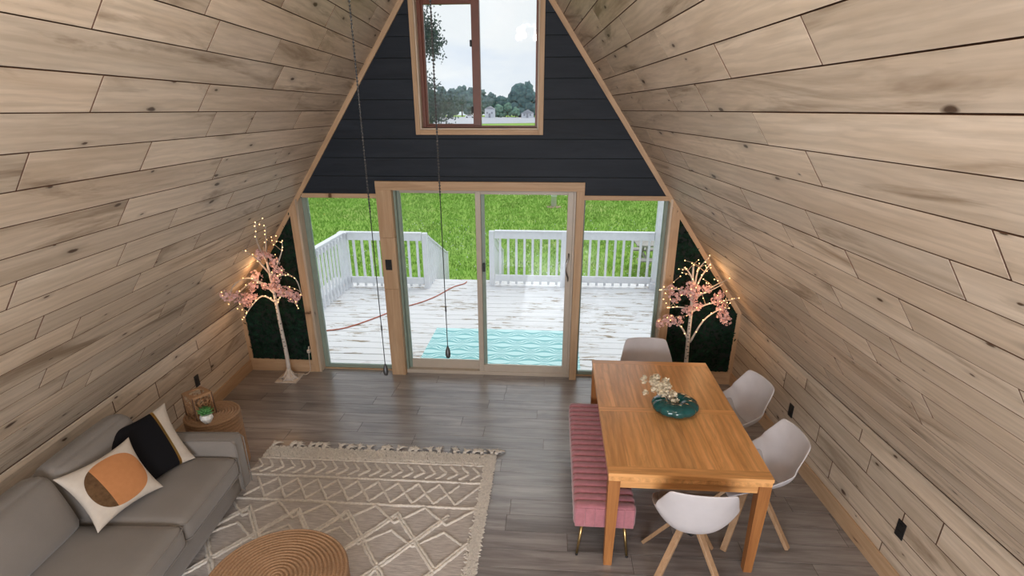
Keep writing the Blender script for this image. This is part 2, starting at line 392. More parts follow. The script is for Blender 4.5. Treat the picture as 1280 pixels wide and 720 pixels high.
JR=[(-1.3,3.19),(-1.9,3.03),(-2.44,2.86),(-1.5,2.7),(-3.17,2.7),(-2.06,2.53),(-2.65,2.53),(-3.93,2.7),(-3.21,2.37),(-.74,2.22),(-3.54,2.2),(-3.25,1.87),(-2.86,1.71),(-3.46,1.71),(-4.38,2.04),(-4.15,1.9),(-3.1,1.38),(-2.82,1.23),(-2.5,1.07),(-3.73,1.55),(-3.48,1.23),(-3.2,1.08),(-2.87,.91),(-2.18,.75),(-1.67,.43),(-2.53,.59),(-2.16,.28),(-3.53,.91),(-3.37,.75),(-4.23,1.42),(-1.73,1.55),(-2.11,1.38),(-.91,1.23),(-1.34,1.07),(-2.47,1.86),(-1.42,1.71),(-.8,2.86),(-.9,2.05),(-1.5,2.04)]
def jmap(J,B,sgn,lo,step=(.55,1.25)):
    d={k:[] for k in range(len(B)-1)}
    for y,s in J:
        for k in range(len(B)-1):
            if B[k]<=s<B[k+1]: d[k].append(sgn*y)
    for k in d:
        seen=[abs(j) for j in d[k]]
        far=max(seen+[lo-.3*R.random()]); y=max(far,lo-.4)+R.uniform(*step)
        if B[k]>3.35:                      # courses above the frame: laid at random all along
            y=R.uniform(.3,1.0); d[k]=[]
        while y<8.6: d[k].append(sgn*-y); y+=R.uniform(*step)*1.25
    return d
def xoL(s): return XL+s/math.hypot(1,ML)
def xoR(s): return XR-s/math.hypot(1,MR)
g=-.0702
def yend(x): return g*x+.025
def ybk(x): return YB/.99754+g*x
cl=wall_frame('ceiling_left',(XL,0,KL),(0,1,0),(1,0,ML)); cr=wall_frame('ceiling_right',(XR,0,KR),(0,-1,0),(-1,0,MR))
lay(cl,BL,lambda s:(ybk(xoL(s)),yend(xoL(s))),jmap(JL,BL,1,3.9),PINE)
lay(cr,BR,lambda s:(-yend(xoR(s)),-ybk(xoR(s))),jmap(JR,BR,-1,4.2),PINE)
wl=wall_frame('wall_left',(XL,0,0),(0,1,0),(0,0,1)); wr=wall_frame('wall_right',(XR,0,0),(0,-1,0),(0,0,1))
KBL=[.06,.215,.365,.515,.67,.79]; KBR=[.06,.212,.370,.532,.690,.81]
lay(wl,KBL,lambda s:(ybk(XL),yend(XL)),{0:[-1.1,-2.4,-3.6,-5,-6.6],1:[-1.307,-2.6,-4.1,-5.9],2:[-.6,-2.2,-3.2,-4.8,-6.5],3:[-1.463,-3,-4.4,-6.1],4:[-.746,-1.986,-3.4,-5.2,-6.9]},PINE)
lay(wr,KBR,lambda s:(-yend(XR),-ybk(XR)),{0:[1.0,2.9,4.2,5.7,7],1:[.9,2.213,3.6,5.2,6.8],2:[1.958,3.0,4.5,6.2],3:[1.3,2.586,3.276,4.9,6.6],4:[1.64,2.432,3.9,5.5,7.1]},PINE)
# dark sheathing behind the boards
MB().box(YB-.3,.3,0,LT,-.09,-.0122).build('sheathing',DARKB,cl); MB().box(-.3,-YB+.3,0,RT,-.09,-.0122).build('sheathing',DARKB,cr)
MB().box(YB-.3,.3,0,KL,-.09,-.0122).build('sheathing',DARKB,wl); MB().box(-.3,-YB+.3,0,KR,-.09,-.0122).build('sheathing',DARKB,wr)
# baseboards and the ledge strip under the slope
def strip(name,parent_m,x0,x1,y0,y1,z0,z1,mat=TRIM,c=.002):
    o=MB().box(-(x1-x0)/2,(x1-x0)/2,-(y1-y0)/2,(y1-y0)/2,-(z1-z0)/2,(z1-z0)/2,c).build(name,mat)
    m=Matrix.Translation(((x0+x1)/2,(y0+y1)/2,(z0+z1)/2)); o.matrix_world=parent_m@m; o['kind']='structure'; return o
strip('baseboard_left',wl.matrix_world,ybk(XL),yend(XL)-.03,0,.135,0,.016); strip('baseboard_right',wr.matrix_world,-yend(XR)+.03,-ybk(XR),0,.14,0,.016)
strip('trim_1',wl.matrix_world,ybk(XL),yend(XL)-.03,KL-.045,KL-.005,0,.014,PINE); strip('trim_2',wr.matrix_world,-yend(XR)+.03,-ybk(XR),KR-.045,KR-.005,0,.014,PINE)
# ---------------- gable wall ----------------
Q=1.00245
def uL(z): return (XL+max(0,z-KL)/ML)*Q
def uR(z): return (XR-max(0,z-KR)/MR)*Q
OPEN=[(-2.28,-1.345,-.1,2.03),(-1.262,.66,-.1,2.108),(.70,1.60,-.1,2.03),(-.91,.25,2.675,3.85)]
def gable_rows(bounds,y0,y1,mat,parent,name,gap=0,clipx=None,inset=0):
    for za,zb in zip(bounds,bounds[1:]):
        zc=(za+zb)/2; cuts=[(o[0],o[1]) for o in OPEN if o[2]<zb-.01 and o[3]>za+.01]
        x0=-99; segs=[]
        for a,b in sorted(cuts): segs.append((x0,a)); x0=b
        segs.append((x0,99))
        zz0,zz1=za+gap/2,zb-gap/2
        for a,b in segs:
            p=[(max(a,uL(zz0)+inset),zz0),(min(b,uR(zz0)-inset),zz0),(min(b,uR(zz1)-inset),zz1),(max(a,uL(zz1)+inset),zz1)]
            if clipx and not clipx((p[0][0]+p[1][0])/2,zc): continue
            if p[1][0]<=p[0][0]: continue
            if p[2][0]-p[3][0]<.01: p=[p[0],p[1],((p[2][0]+p[3][0])/2,zz1)]
            cx=sum(q[0] for q in p)/len(p)
            MB().prism([(u-cx,z-zc) for u,z in p],y0,y1).build(name,mat,parent,(cx,0,zc))
wf=thing('wall_front',kind='structure')
GB=[2.055+.1785*k for k in range(15)]+[4.76]
def split_open(b): # backing cut exactly at the openings
    return sorted(set([0,.8345,2.03,2.108,2.675,3.85,4.76]))
mbk=None
gable_rows(split_open(0),.016,.17,HEDGEB,wf,'backing')
for za,zb in zip(GB,GB[1:]):
    pass
def navy_rows():
    for za,zb in zip(GB,GB[1:]):
        # a board crossed by the window is notched: split it where the opening starts or ends
        cuts=sorted([za,zb]+[e for e in (2.108,2.675,3.85) if za+.01<e<zb-.01])
        for i,(a,b) in enumerate(zip(cuts,cuts[1:])):
            lo=a+(.003 if a==za else 0); hi=b-(.003 if b==zb else 0)
            gable_rows([lo,hi],0,.0155,NAVY,wf,'board')
navy_rows()
# dark leafy panels in the two lower corners
for side in (-1,1):
    pb=MB(); lf=MB()
    if side<0: poly=[(uL(.1),.12),(-2.30,.12),(-2.30,1.93),(uL(KL),KL)]
    else: poly=[(1.62,.12),(uR(.1),.12),(uR(KR),KR),(1.62,1.93)]
    pb.prism(poly,.004,.0158); po=pb.build('hedge_panel',HEDGEB,wf)
    xs=[p[0] for p in poly]; n=0
    while n<1700:
        x=R.uniform(min(xs),max(xs)); z=R.uniform(.13,1.9)
        if side<0 and not (uL(z)+.03<x<-2.33): continue
        if side>0 and not (1.64<x<uR(z)-.03): continue
        n+=1; a=R.uniform(0,2*PI); r=R.uniform(.014,.032); t=R.uniform(-.6,.6); y=-R.uniform(0,.012)
        ca,sa=math.cos(a)*r,math.sin(a)*r; dy=t*r
        lf.add([(x-ca,y,z-sa),(x-sa*.5,y-.003+dy*.4,z+ca*.5),(x+ca,y+.002-abs(dy),z+sa),(x+sa*.5,y-.003-dy*.4,z-ca*.5)],[(0,1,2,3)])
    tag(lf.build('leaves',HEDGE,wf,fix=False),kind='stuff')
# trims on the gable
def tr(n,poly,y0=-.018,y1=0.0,mat=TRIM):
    cx=sum(p[0] for p in poly)/len(poly); cz=sum(p[1] for p in poly)/len(poly)
    L=max(poly,key=lambda p:p[1])[0]-min(poly,key=lambda p:p[1])[0]; H=max(p[1] for p in poly)-min(p[1] for p in poly); Wd=max(p[0] for p in poly)-min(p[0] for p in poly)
    m=MB(); 
    if H>Wd*.9:    # build along local x so the grain follows the length
        ang=math.atan2(H,L) if H>.5 else PI/2
        c_,s_=math.cos(-ang),math.sin(-ang)
        m.prism([((u-cx)*c_-(z-cz)*s_,(u-cx)*s_+(z-cz)*c_) for u,z in poly],y0,y1); o=m.build('trim_%d'%n,mat,None,(cx,0,cz),(0,-ang,0))
    else: m.prism([(u-cx,z-cz) for u,z in poly],y0,y1); o=m.build('trim_%d'%n,mat,None,(cx,0,cz))
    o['kind']='structure'; return o
TW=.055
tr(3,[(uL(KL)-.0,KL),(uL(KL)+TW,KL-.0),(uL(4.72)+TW-.02,4.72-.03),(uL(4.76),4.76)])
tr(4,[(uR(KR),KR),(uR(4.76),4.76),(uR(4.72)-TW+.02,4.69),(uR(KR)-TW,KR)])
tr(5,[(uL(0),.145),(uL(0)+.045,.145),(uL(0)+.045,KL+.03),(uL(0),KL)],-.016)
tr(6,[(uR(0)-.045,.145),(uR(0),.145),(uR(0),KR),(uR(0)-.045,KR+.03)],-.016)
tr(7,[(uL(0),0),(-2.36,0),(-2.36,.15),(uL(0),.15)],-.02); tr(8,[(1.688,0),(uR(0),0),(uR(0),.15),(1.688,.15)],-.02)
def vbox(n,u0,u1,z0,z1,y0,y1,mat=TRIM):
    o=MB().box(-(z1-z0)/2,(z1-z0)/2,-(y1-y0)/2,(y1-y0)/2,-(u1-u0)/2,(u1-u0)/2,.002).build('trim_%d'%n,mat,None,((u0+u1)/2,(y0+y1)/2,(z0+z1)/2),(0,-PI/2,0)); o['kind']='structure'; return o
def hbox(n,u0,u1,z0,z1,y0,y1,mat=TRIM):
    o=MB().box(-(u1-u0)/2,(u1-u0)/2,-(y1-y0)/2,(y1-y0)/2,-(z1-z0)/2,(z1-z0)/2,.002).build('trim_%d'%n,mat,None,((u0+u1)/2,(y0+y1)/2,(z0+z1)/2)); o['kind']='structure'; return o
# side window casings: outer upright, jamb lining, header strip
vbox(9,-2.36,-2.285,0,uL and KL+(( -2.36/Q)-XL)*ML+.03,-.02,0); vbox(10,1.605,1.69,0,KR+(XR-1.69/Q)*MR+.03,-.02,0)
vbox(11,-2.285,-2.262,0,2.0,-.02,.15,PINE); vbox(12,1.583,1.605,0,2.03,-.02,.15,PINE)
hbox(13,-2.20,-1.411,2.015,2.06,-.022,0); hbox(14,.724,1.565,2.015,2.06,-.022,0)
hbox(15,-2.262,-1.411,2.02,2.035,0,.15,PINE); hbox(16,.724,1.60,2.02,2.035,0,.15,PINE)
# sliding door casing: the left post is three boards high with a switch on it
vbox(17,-1.411,-1.25,0,1.04,-.03,.15); vbox(18,-1.411,-1.25,1.042,1.608,-.03,.15); vbox(19,-1.411,-1.25,1.61,2.10,-.03,.15)
vbox(20,.645,.724,0,2.10,-.03,.15); hbox(21,-1.411,.724,2.10,2.187,-.034,.15)
# upper window casing
vbox(22,-.953,-.91,2.63,3.895,-.02,.0); vbox(23,.25,.295,2.63,3.895,-.02,.0); hbox(24,-.91,.25,2.63,2.675,-.02,0); hbox(25,-.91,.25,3.85,3.895,-.02,0)
vbox(26,-.91,-.895,2.675,3.85,-.01,.13,PINE); vbox(27,.235,.25,2.675,3.85,-.01,.13,PINE); hbox(28,-.895,.235,2.675,2.69,-.012,.13,PINE); hbox(29,-.895,.235,3.835,3.85,-.01,.13,PINE)
# ---------------- windows and door ----------------
def fbox(p,name,u0,u1,z0,z1,y0,y1,mat): return MB().box(u0,u1,y0,y1,z0,z1,.003).build(name,mat,p)
def fixed_window(nm,u0,u1,z0,z1,fl,fr,fb,ft):
    w=thing(nm,kind='structure')
    fbox(w,'frame_stile',u0,u0+fl,z0,z1,.10,.155,GREENF); fbox(w,'frame_stile',u1-fr,u1,z0,z1,.10,.155,GREENF)
    fbox(w,'frame_rail',u0+fl,u1-fr,z0,z0+fb,.10,.155,GREENF); fbox(w,'frame_rail',u0+fl,u1-fr,z1-ft,z1,.10,.155,GREENF)
    MB().box(u0+fl,u1-fr,.128,.132,z0+fb,z1-ft).build('pane',GLASS,w); return w
fixed_window('window_1',-2.262,-1.411,.012,2.02,.05,.03,.035,.015)
fixed_window('window_2',.724,1.583,.012,2.02,.02,.035,.035,.015)
hbox(30,-2.262,-1.411,0,.012,.08,.16); hbox(31,.724,1.583,0,.012,.08,.16)
d=thing('door_1',kind='structure')
fbox(d,'door_frame',-1.25,.645,0,.045,.035,.15,ALMOND); fbox(d,'door_frame',-1.25,.645,2.085,2.10,.035,.15,ALMOND)
fbox(d,'door_frame',.62,.645,.045,2.085,.035,.15,ALMOND); fbox(d,'door_frame',-1.25,-1.228,.045,2.085,.04,.15,GREENF)
f1=thing('fixed_panel',parent=d)
fbox(f1,'stile',-1.228,-1.195,.045,2.085,.095,.135,GREENF); fbox(f1,'stile',-.385,-.335,.045,2.085,.095,.135,GREENF); fbox(f1,'rail',-1.195,-.385,.045,.15,.095,.135,ALMOND); fbox(f1,'rail',-1.195,-.385,2.055,2.085,.095,.135,ALMOND)
MB().box(-1.195,-.385,.113,.117,.15,2.055).build('pane',GLASS,f1)
f2=thing('sliding_panel',parent=d)
fbox(f2,'stile',-.395,-.34,.03,2.085,.045,.085,ALMOND); fbox(f2,'stile',-.34,-.30,.03,2.085,.075,.088,GREENF); fbox(f2,'stile',.56,.62,.03,2.085,.045,.085,ALMOND)
fbox(f2,'rail',-.34,.56,.03,.125,.045,.085,ALMOND); fbox(f2,'rail',-.34,.56,2.055,2.085,.045,.085,ALMOND)
MB().box(-.30,.56,.063,.067,.125,2.055).build('pane',GLASS,f2)
MB().tube([(.59,.04,1.15),(.59,.015,1.19),(.565,.0,1.26),(.565,.0,1.34),(.59,.015,1.41),(.59,.04,1.45)],.009,8).build('handle',METAL,f2)
fbox(f2,'latch',-.33,-.305,1.24,1.33,.03,.078,BLACK)
w3=thing('window_3',kind='structure')
fbox(w3,'frame_stile',-.895,-.86,2.69,3.835,.07,.13,BROWNF); fbox(w3,'frame_stile',.212,.235,2.69,3.835,.07,.13,BROWNF); fbox(w3,'frame_rail',-.86,.212,2.69,2.712,.07,.13,BROWNF); fbox(w3,'frame_rail',-.86,.212,3.80,3.835,.07,.13,BROWNF)
fbox(w3,'meeting_stile',-.39,-.315,2.712,3.80,.055,.125,BROWNF); fbox(w3,'sash_stile',-.86,-.84,2.712,3.80,.08,.125,BROWNF)
fbox(w3,'sash_rail',-.84,-.39,2.712,2.728,.08,.125,BROWNF); fbox(w3,'sash_rail',-.84,-.39,3.752,3.80,.08,.125,BROWNF)
MB().box(-.84,-.39,.10,.104,2.728,3.752).build('pane',GLASS,w3); MB().box(-.315,.212,.09,.094,2.712,3.80).build('pane',GLASS,w3)
for z in (2.83,3.40):
    m=MB(); m.box(-.405,-.385,.035,.06,z,z+.055,.003); m.box(-.40,-.39,.02,.036,z+.012,z+.045,.003); m.build('latch',BLACK,w3)
# back wall (behind the camera) with an invented opening behind the added fill light
wb=thing('wall_back',kind='structure')
bw=MB(); bx0,bx1,bz0,bz1=-1.0,1.8,.9,2.3
ub=lambda z:(XL+max(0,z-KL)/ML)*Q-g*YB*-1.0*0
offb=-.0702*YB
for za,zb in ((0,.8345),(.8345,bz0),(bz0,bz1),(bz1,4.76)):
    def ex(z): return (uL(z)+offb, uR(z)+offb)
    a0,a1=ex(za); b0,b1=ex(zb)
    if za==bz0:
        bw.prism([(a0,za),(bx0,za),(bx0,zb) if b0<bx0 else (bx0,zb),(min(b0,bx0),zb)],YB-.15,YB); bw.prism([(bx1,za),(a1,za),(max(b1,bx1),zb),(bx1,zb)],YB-.15,YB)
    else: bw.prism([(a0,za),(a1,za),(b1,zb),(b0,zb)],YB-.15,YB)
bw.build('wall_boards',PINE,wb)
for (a,b,c_,e) in ((bx0,bx1,bz0-.06,bz0),(bx0,bx1,bz1,bz1+.06),(bx0-.06,bx0,bz0-.06,bz1+.06),(bx1,bx1+.06,bz0-.06,bz1+.06)): MB().box(a,b,YB-.02,YB+.02,c_,e).build('casing',TRIM,wb)
# ---------------- floor ----------------
fl=thing('floor',kind='structure')
MB().box(-3.3,3.3,YB-.1,.155,-.08,-.0085).build('subfloor',DARKB,fl)
y=.150; k=0
while y>YB:
    y0=y-.18; xa=min(uL(0)-.0702*y0,uL(0)-.0702*y)-.01; xb=max(uR(0)-.0702*y0,uR(0)-.0702*y)+.01
    x=xa-R.uniform(.1,1.1)
    while x<xb:
        a=max(x,xa); b=min(x+1.22,xb)
        if b-a>.03: plank_mesh(b-a-.0022,.18-.0022,.008,.0009).build('plank',[FLOOR,DARKF],fl,((a+b)/2,(y+y0)/2,0),fix=False)
        x+=1.22
    y=y0; k+=1
# ---------------- small wall things ----------------
def outlet(nm,label,mw,x,z,w=.075,h=.12,switch=False,cat='outlet'):
    t=thing(nm,label,cat); t.matrix_world=mw@Matrix.Translation((x,z,0))
    MB().box(-w/2,w/2,-h/2,h/2,0,.006,.002).build('cover_plate',BLACK,t)
    if switch: MB().box(-.017,.017,-.033,.033,.006,.012,.002).build('rocker',BLACK,t)
    else:
        for s in (-1,1): MB().box(-.017,.017,s*.024-.015,s*.024+.015,.006,.0085,.001).build('socket',BLACK,t)
    return t
outlet('wall_outlet','black outlet on the right knee wall, the one farther forward at lower right',wr.matrix_world,3.012,.411)
outlet('wall_outlet','small black outlet on the right knee wall just behind the farther white chairs',wr.matrix_world,1.509,.415)
outlet('wall_outlet','black outlet on the left knee wall above the round side table',wl.matrix_world,-.887,.398)
FW=Matrix(((1,0,0,0),(0,0,-1,0),(0,1,0,0),(0,0,0,1)))
t=outlet('light_switch','black rocker switch on the wooden post left of the glass door',Matrix.Translation((0,-.03,0))@FW,-1.339,1.316,.07,.115,True,'switch')
# ---------------- outside: deck ----------------
ZD=-.10
dk=thing('deck',kind='structure')
y=.17; k=0
while y<4.1:
    w=.1965
    plank_mesh(6.35,w-.010,.035,.003).build('deck_board',DECK,dk,(-.55,y+w/2,ZD+R.uniform(-.0015,.0015)),fix=False)
    y+=w
MB().box(-3.7,2.6,.17,4.09,-.30,ZD-.06).build('deck_underside',DARKB,dk)
MB().box(-3.73,2.63,4.10,4.135,-.34,ZD-.02).build('rim_board',DECK,dk)
def balusters(t,x0,x1,n,y,z0,z1,ax='x',xs=None):
    xs=xs or [x0+(x1-x0)*(i+.5)/n for i in range(n)]
    for x in xs:
        if ax=='x': MB().box(-.02,.02,-.02,.02,z0,z1,.003).build('baluster',WHITE,t,(x,y,0))
        else: MB().box(-.02,.02,-.02,.02,z0,z1,.003).build('baluster',WHITE,t,(y,x,0))
def rail(name,label,x0,x1,y,z=ZD,xs=None,posts=(),group=None,ax='x'):
    t=thing(name,label,'railing',((x0+x1)/2,y,z) if ax=='x' else (y,(x0+x1)/2,z)); o=(x0+x1)/2; L=(x1-x0)/2
    def bx(a,b,c_,e,f,h,nm):
        (MB().box(a,b,c_,e,f,h,.004) if ax=='x' else MB().box(c_,e,a,b,f,h,.004)).build(nm,WHITE,t)
    bx(-L,L,-.02,.02,.86,.985,'top_rail'); bx(-L,L,-.02,.02,.085,.20,'bottom_rail')
    bx(-L,L,-.045,.045,.985,1.005,'cap_board')
    for x in posts: bx(x-o-.045,x-o+.045,-.045,.045,0,.99,'post')
    for x in xs: bx(x-o-.02,x-o+.02,.02,.055,.02,.95,'baluster')
    return t
YR=3.96
rail('deck_railing','white wooden railing along the rear edge of the deck, right of the stairs',-.60,2.18,YR,xs=[-.509+.1455*i for i in range(8)]+[.80,.94]+[1.084+.1463*i for i in range(8)],posts=(.62,))
rail('deck_railing','short white railing along the rear edge of the deck, left of the stairs',-3.165,-1.85,3.68,xs=[-3.074,-2.924,-2.778,-2.632,-2.49,-2.36,-2.23,-2.092,-1.939])
rail('deck_railing','white side railing running back to the house at the left edge of the deck',.9,3.61,-3.235,xs=[1.0+.1455*i for i in range(18)],ax='y')
t=thing('corner_post','thick white corner post where the two left railings meet','post',(-3.235,3.68,ZD)); MB().box(-.065,.065,-.065,.065,0,.965,.005).build('shaft',WHITE,t); MB().box(-.08,.08,-.08,.08,.965,1.0,.006).build('post_cap',WHITE,t)
t=thing('porch_post','tall white porch roof post at the right corner of the deck','post',(2.255,YR-.02,ZD)); MB().box(-.07,.07,-.07,.07,0,2.9,.006).build('shaft',WHITE,t); MB().box(-.09,.09,-.09,.09,0,.12,.006).build('base_trim',WHITE,t); MB().box(-.3,.3,-.06,.06,2.9,3.05,.006).build('beam_end',WHITE,t)
rail('deck_railing','white side railing leaving the tall porch post at the right edge of the deck',2.6,3.845,2.30,xs=[2.7+.146*i for i in range(8)],ax='y')
def stair_rail(label,x,y0,flip):
    t=thing('stair_railing',label,'railing',(x,y0,ZD)); x_=0
    MB().box(-.045,.045,-.045,.045,-.02,.99,.004).build('post',WHITE,t)
    dy,dz=1.85,-.75
    MB().bar((0,.02,.95),(0,dy,.95+dz),.09,.03,c=.003).build('handrail',WHITE,t); MB().bar((0,.04,.88),(0,dy,.88+dz),.03,.10,c=.003).build('top_rail',WHITE,t)
    MB().bar((0,.04,.12),(0,dy-.1,.12+dz),.03,.09,c=.003).build('bottom_rail',WHITE,t)
    for i in range(11):
        f=(i+1)/12; MB().box(-.018,.018,-.018,.018,.10+dz*f-.05,.90+dz*f,.003).build('baluster',WHITE,t,(.025*flip,dy*f,0))
    MB().box(-.045,.045,-.045,.045,-.75,.22,.004).build('post',WHITE,t,(0,dy,0))
stair_rail('white handrail sloping down the left side of the deck stairs',-1.80,3.72,1)
stair_rail('white handrail sloping down the right side of the deck stairs',-.655,3.98,-1)
st=thing('deck_stairs','white wooden steps going down from the deck to the lawn','stairs',(-1.24,4.14,-.80))
for i in range(3):
    z=.70-.185*(i+1); yy=.02+.30*i
    MB().box(-.55,.55,yy,yy+.28,z-.035,z,.004).build('tread',DECK,st); MB().box(-.53,.53,yy+.27,yy+.285,z-.22,z-.035).build('riser',DECK,st)
# rug on the deck
o=MB().box(-1.02,1.02,-.72,.72,0,.006,.002).build('outdoor_rug',ORUG,None,(-.22,1.02,ZD+.003)); tag(o,'turquoise patterned outdoor rug lying on the deck outside the glass door','rug')
# extension cord across the deck
pts=[(-3.1,1.1),(-2.9,1.45),(-2.6,1.62),(-2.35,1.95),(-2.0,2.55),(-1.75,2.85),(-1.55,3.2),(-1.35,3.75),(-1.18,3.98),(-1.15,4.12)]
def spline(P,n=6,z=None):
    out=[]
    P=[Vector(p) if len(p)==3 else Vector((*p,z)) for p in P]
    for i in range(len(P)-1):
        a,b,c,d=P[max(i-1,0)],P[i],P[i+1],P[min(i+2,len(P)-1)]
        for k in range(n):
            t=k/n; out.append(.5*((2*b)+(c-a)*t+(2*a-5*b+4*c-d)*t*t+(-a+3*b-3*c+d)*t**3))
    out.append(P[-1]); return out
o=MB().tube(spline(pts,5,ZD+.011),.009,6).build('extension_cord',CORD); tag(o,'orange extension cord snaking across the white deck boards','cord')
# ---------------- lawn and what stands on it ----------------
ZL=-.80
lw=thing('ground',kind='structure')
m=MB(); 
xs=[-420,-120,-40,-15,15,40,120,420]; ys=[.2,20,60,120,200,420]
vs=[(x,y,ZL) for y in ys for x in xs]; m.add(vs,[(j*8+i,j*8+i+1,(j+1)*8+i+1,(j+1)*8+i) for j in range(5) for i in range(7)]); m.build('lawn',GRASS,lw)
m=MB(); m.prism([(-420,60),(-80,120),(0,175),(60,215),(420,280),(420,312),(-420,306)],ZL,ZL+.05,'z'); m.build('gravel_road',CONC,lw)
m=MB()
n=0
while n<60000:
    y=4.3+18*R.random()**1.15; x=R.uniform(-9-.35*y+2,7+.25*y)
    if -1.9<x<-.5 and y<5.2: continue
    n+=1; h=R.uniform(.05,.12); a=R.uniform(0,PI); w=.006+.0011*y; ca,sa=math.cos(a)*w,math.sin(a)*w; lx,ly=R.uniform(-.05,.05),R.uniform(-.05,.05)
    m.add([(x-ca,y-sa,ZL),(x+ca,y+sa,ZL),(x+lx,y+ly,ZL+h)],[(0,1,2)])
tag(m.build('grass_blades',BLADE,None,fix=False),'blades of green grass growing all over the lawn','grass',kind='stuff')
m=MB()
for i in range(600):
    y=R.uniform(5,14); x=R.uniform(-5,6); m.ball((x,y,ZL+R.uniform(.06,.11)),R.uniform(.008,.015),5,3)
tag(m.build('clover_flowers',WHITE,None,fix=False),'tiny white clover flowers dotted through the grass','flowers',kind='stuff')
t=thing('marker_post','white round utility post standing alone in the lawn','post',(.45,17.3,ZL))
MB().lathe([(.11,0),(.11,.42),(.115,.42),(.115,.46)],16).build('pipe',WHITE,t); MB().lathe([(.135,.46),(.14,.52),(.10,.57),(.0,.58)],16).build('cap',WHITEP,t)
MB().lathe([(.34,.0),(.28,.03),(.15,.045),(.0,.05)],18).build('bare_soil_ring',plain('dry_soil',(.33,.25,.15),.95,var=.2),t)
# picnic table
t=thing('picnic_table','weathered grey picnic table on the lawn behind the right railing','table',(3.25,7.6,ZL),.0)
for i in range(5): MB().box(-.85,.85,-.36+i*.146,-.36+i*.146+.135,.70,.735,.004).build('tabletop_board',WOODG,t)
for s in (-1,1):
    for j in range(2): MB().box(-.85,.85,s*.62-.14*j*s-.065,s*.62-.14*j*s+.065,.42,.455,.004).build('bench_board',WOODG,t)
for x in (-.6,.6):
    MB().box(x-.02,x+.02,-.68,.68,.36,.42,.003).build('bench_support',WOODG,t)
    for s in (-1,1): MB().bar((x,s*.62,0),(x,s*.22,.70),.09,.04,(1,0,0),.003).build('leg',WOODG,t)
# far trees, houses and cars
def blob(c,r,seed,amp=.35,sub=3,sz=1):
    b=bmesh.new(); bmesh.ops.create_icosphere(b,subdivisions=sub,radius=1)
    for v in b.verts:
        p=v.co.copy(); n=mnoise.noise(p*1.7+Vector((seed,seed*.7,1)))*amp+mnoise.noise(p*4.5+Vector((seed,2,seed)))*amp*.55+mnoise.noise(p*9+Vector((3,seed,seed)))*amp*.35
        v.co=Vector((p.x*r,p.y*r,p.z*r*sz))*(1+n)+Vector(c)
    vs=[tuple(v.co) for v in b.verts]; b.verts.index_update(); fs=[tuple(v.index for v in f.verts) for f in b.faces]; b.free(); return vs,fs
def ftree(label,x,y,w,h,mat,seed,cat='tree',group='trees along the far edge of the field',n=6):
    t=thing('tree',label,cat,(x,y,ZL),0,group); rr=random.Random(seed); m=MB(); 
    for i in range(n*4):
        a=rr.uniform(0,2*PI); r=w*rr.uniform(.10,.19); z=h*rr.uniform(.14,.92); q=(w/2-r*.7)*rr.random()**.5*(1 if z<h*.62 else (1.02-z/h)/.4)
        z=min(z,h-r*.95); vs,fs=blob((q*math.cos(a),q*math.sin(a)*.6,max(z,r*.8)),r,seed*3.1+i,.5,2,.95); m.add(vs,fs,True)
    vs,fs=blob((0,0,h*.6),min(w*.33,h*.30),seed+.5,.4,3,.95); m.add(vs,fs,True)
    m.build('crown',mat,t,fix=False); MB().tube([(0,0,0),(0,0,h*.6)],[w*.035,w*.02],7).build('trunk',TRUNK,t); return t
# positions run left to right as seen through the upper window
def fx(u,y): return .406+(-33.9+(u-600)*.385)*(y+5.8)/270.8
def fs(y): return .37*(y+5.8)/270.8
WL=['at the left edge of the upper window','second from the left','third from the left','fourth from the left','fifth from the left','just left of the window mullion','behind the window mullion','right of the mullion','beside the white two-storey house']
for i,(u,wpx,hpx) in enumerate([(512,36,26),(528,30,25),(541,28,27),(554,24,30),(566,24,28),(579,26,31),(591,24,29),(602,22,26),(613,22,23)]):
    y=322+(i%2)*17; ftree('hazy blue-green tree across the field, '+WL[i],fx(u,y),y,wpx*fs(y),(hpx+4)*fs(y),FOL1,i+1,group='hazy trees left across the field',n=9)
WR=['left of the tallest tree','tucked left of the tallest tree trunk','near the right window edge','hidden mostly by the right window edge']
for i,(u,wpx,hpx) in enumerate([(625,24,23),(636,20,22),(674,26,23),(692,30,24)]):
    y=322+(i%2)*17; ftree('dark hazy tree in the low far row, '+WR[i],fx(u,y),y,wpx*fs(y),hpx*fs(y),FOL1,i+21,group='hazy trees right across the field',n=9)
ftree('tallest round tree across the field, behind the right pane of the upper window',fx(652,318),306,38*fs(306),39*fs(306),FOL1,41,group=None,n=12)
for i,(u,hpx,lab) in enumerate([(622,15,'lighter green bush standing right of the two-storey white house'),(632,18,'lighter green small tree left of the low white house'),(642,12,'round green bush close to the low white house'),(668,15,'pale green tree right of the low white house')]):
    ftree(lab,fx(u,292),292+5*(i%2),13*fs(292),hpx*fs(292),FOL2,i+51,group=None,n=6)
def house(label,x,y,w,d_,h,rh):
    t=thing('house',label,'house',(x,y,ZL)); MB().box(-w/2,w/2,-d_/2,d_/2,0,h).build('walls',WHITEP,t)
    MB().prism([(-w/2-.3,h),(w/2+.3,h),(0,h+rh)],-d_/2-.4,d_/2+.4).build('roof',ROOFM,t)
    for i in (-1,1):
        f=MB().box(-.4,.4,-.08,.08,0,.9).build('window',ROOFM,t,(i*w*.25,-d_/2,h*.45))
    MB().box(-.5,.5,-.06,.06,0,2.0).build('door',ROOFM,t,(0,-d_/2,0))
house('two-storey white house among the far trees left of center in the right pane',fx(612,286),286,4.6,5,3.9,1.3)
house('low white house with a gable roof below the tallest far tree',fx(656,280),280,5.6,5,2.0,1.7)
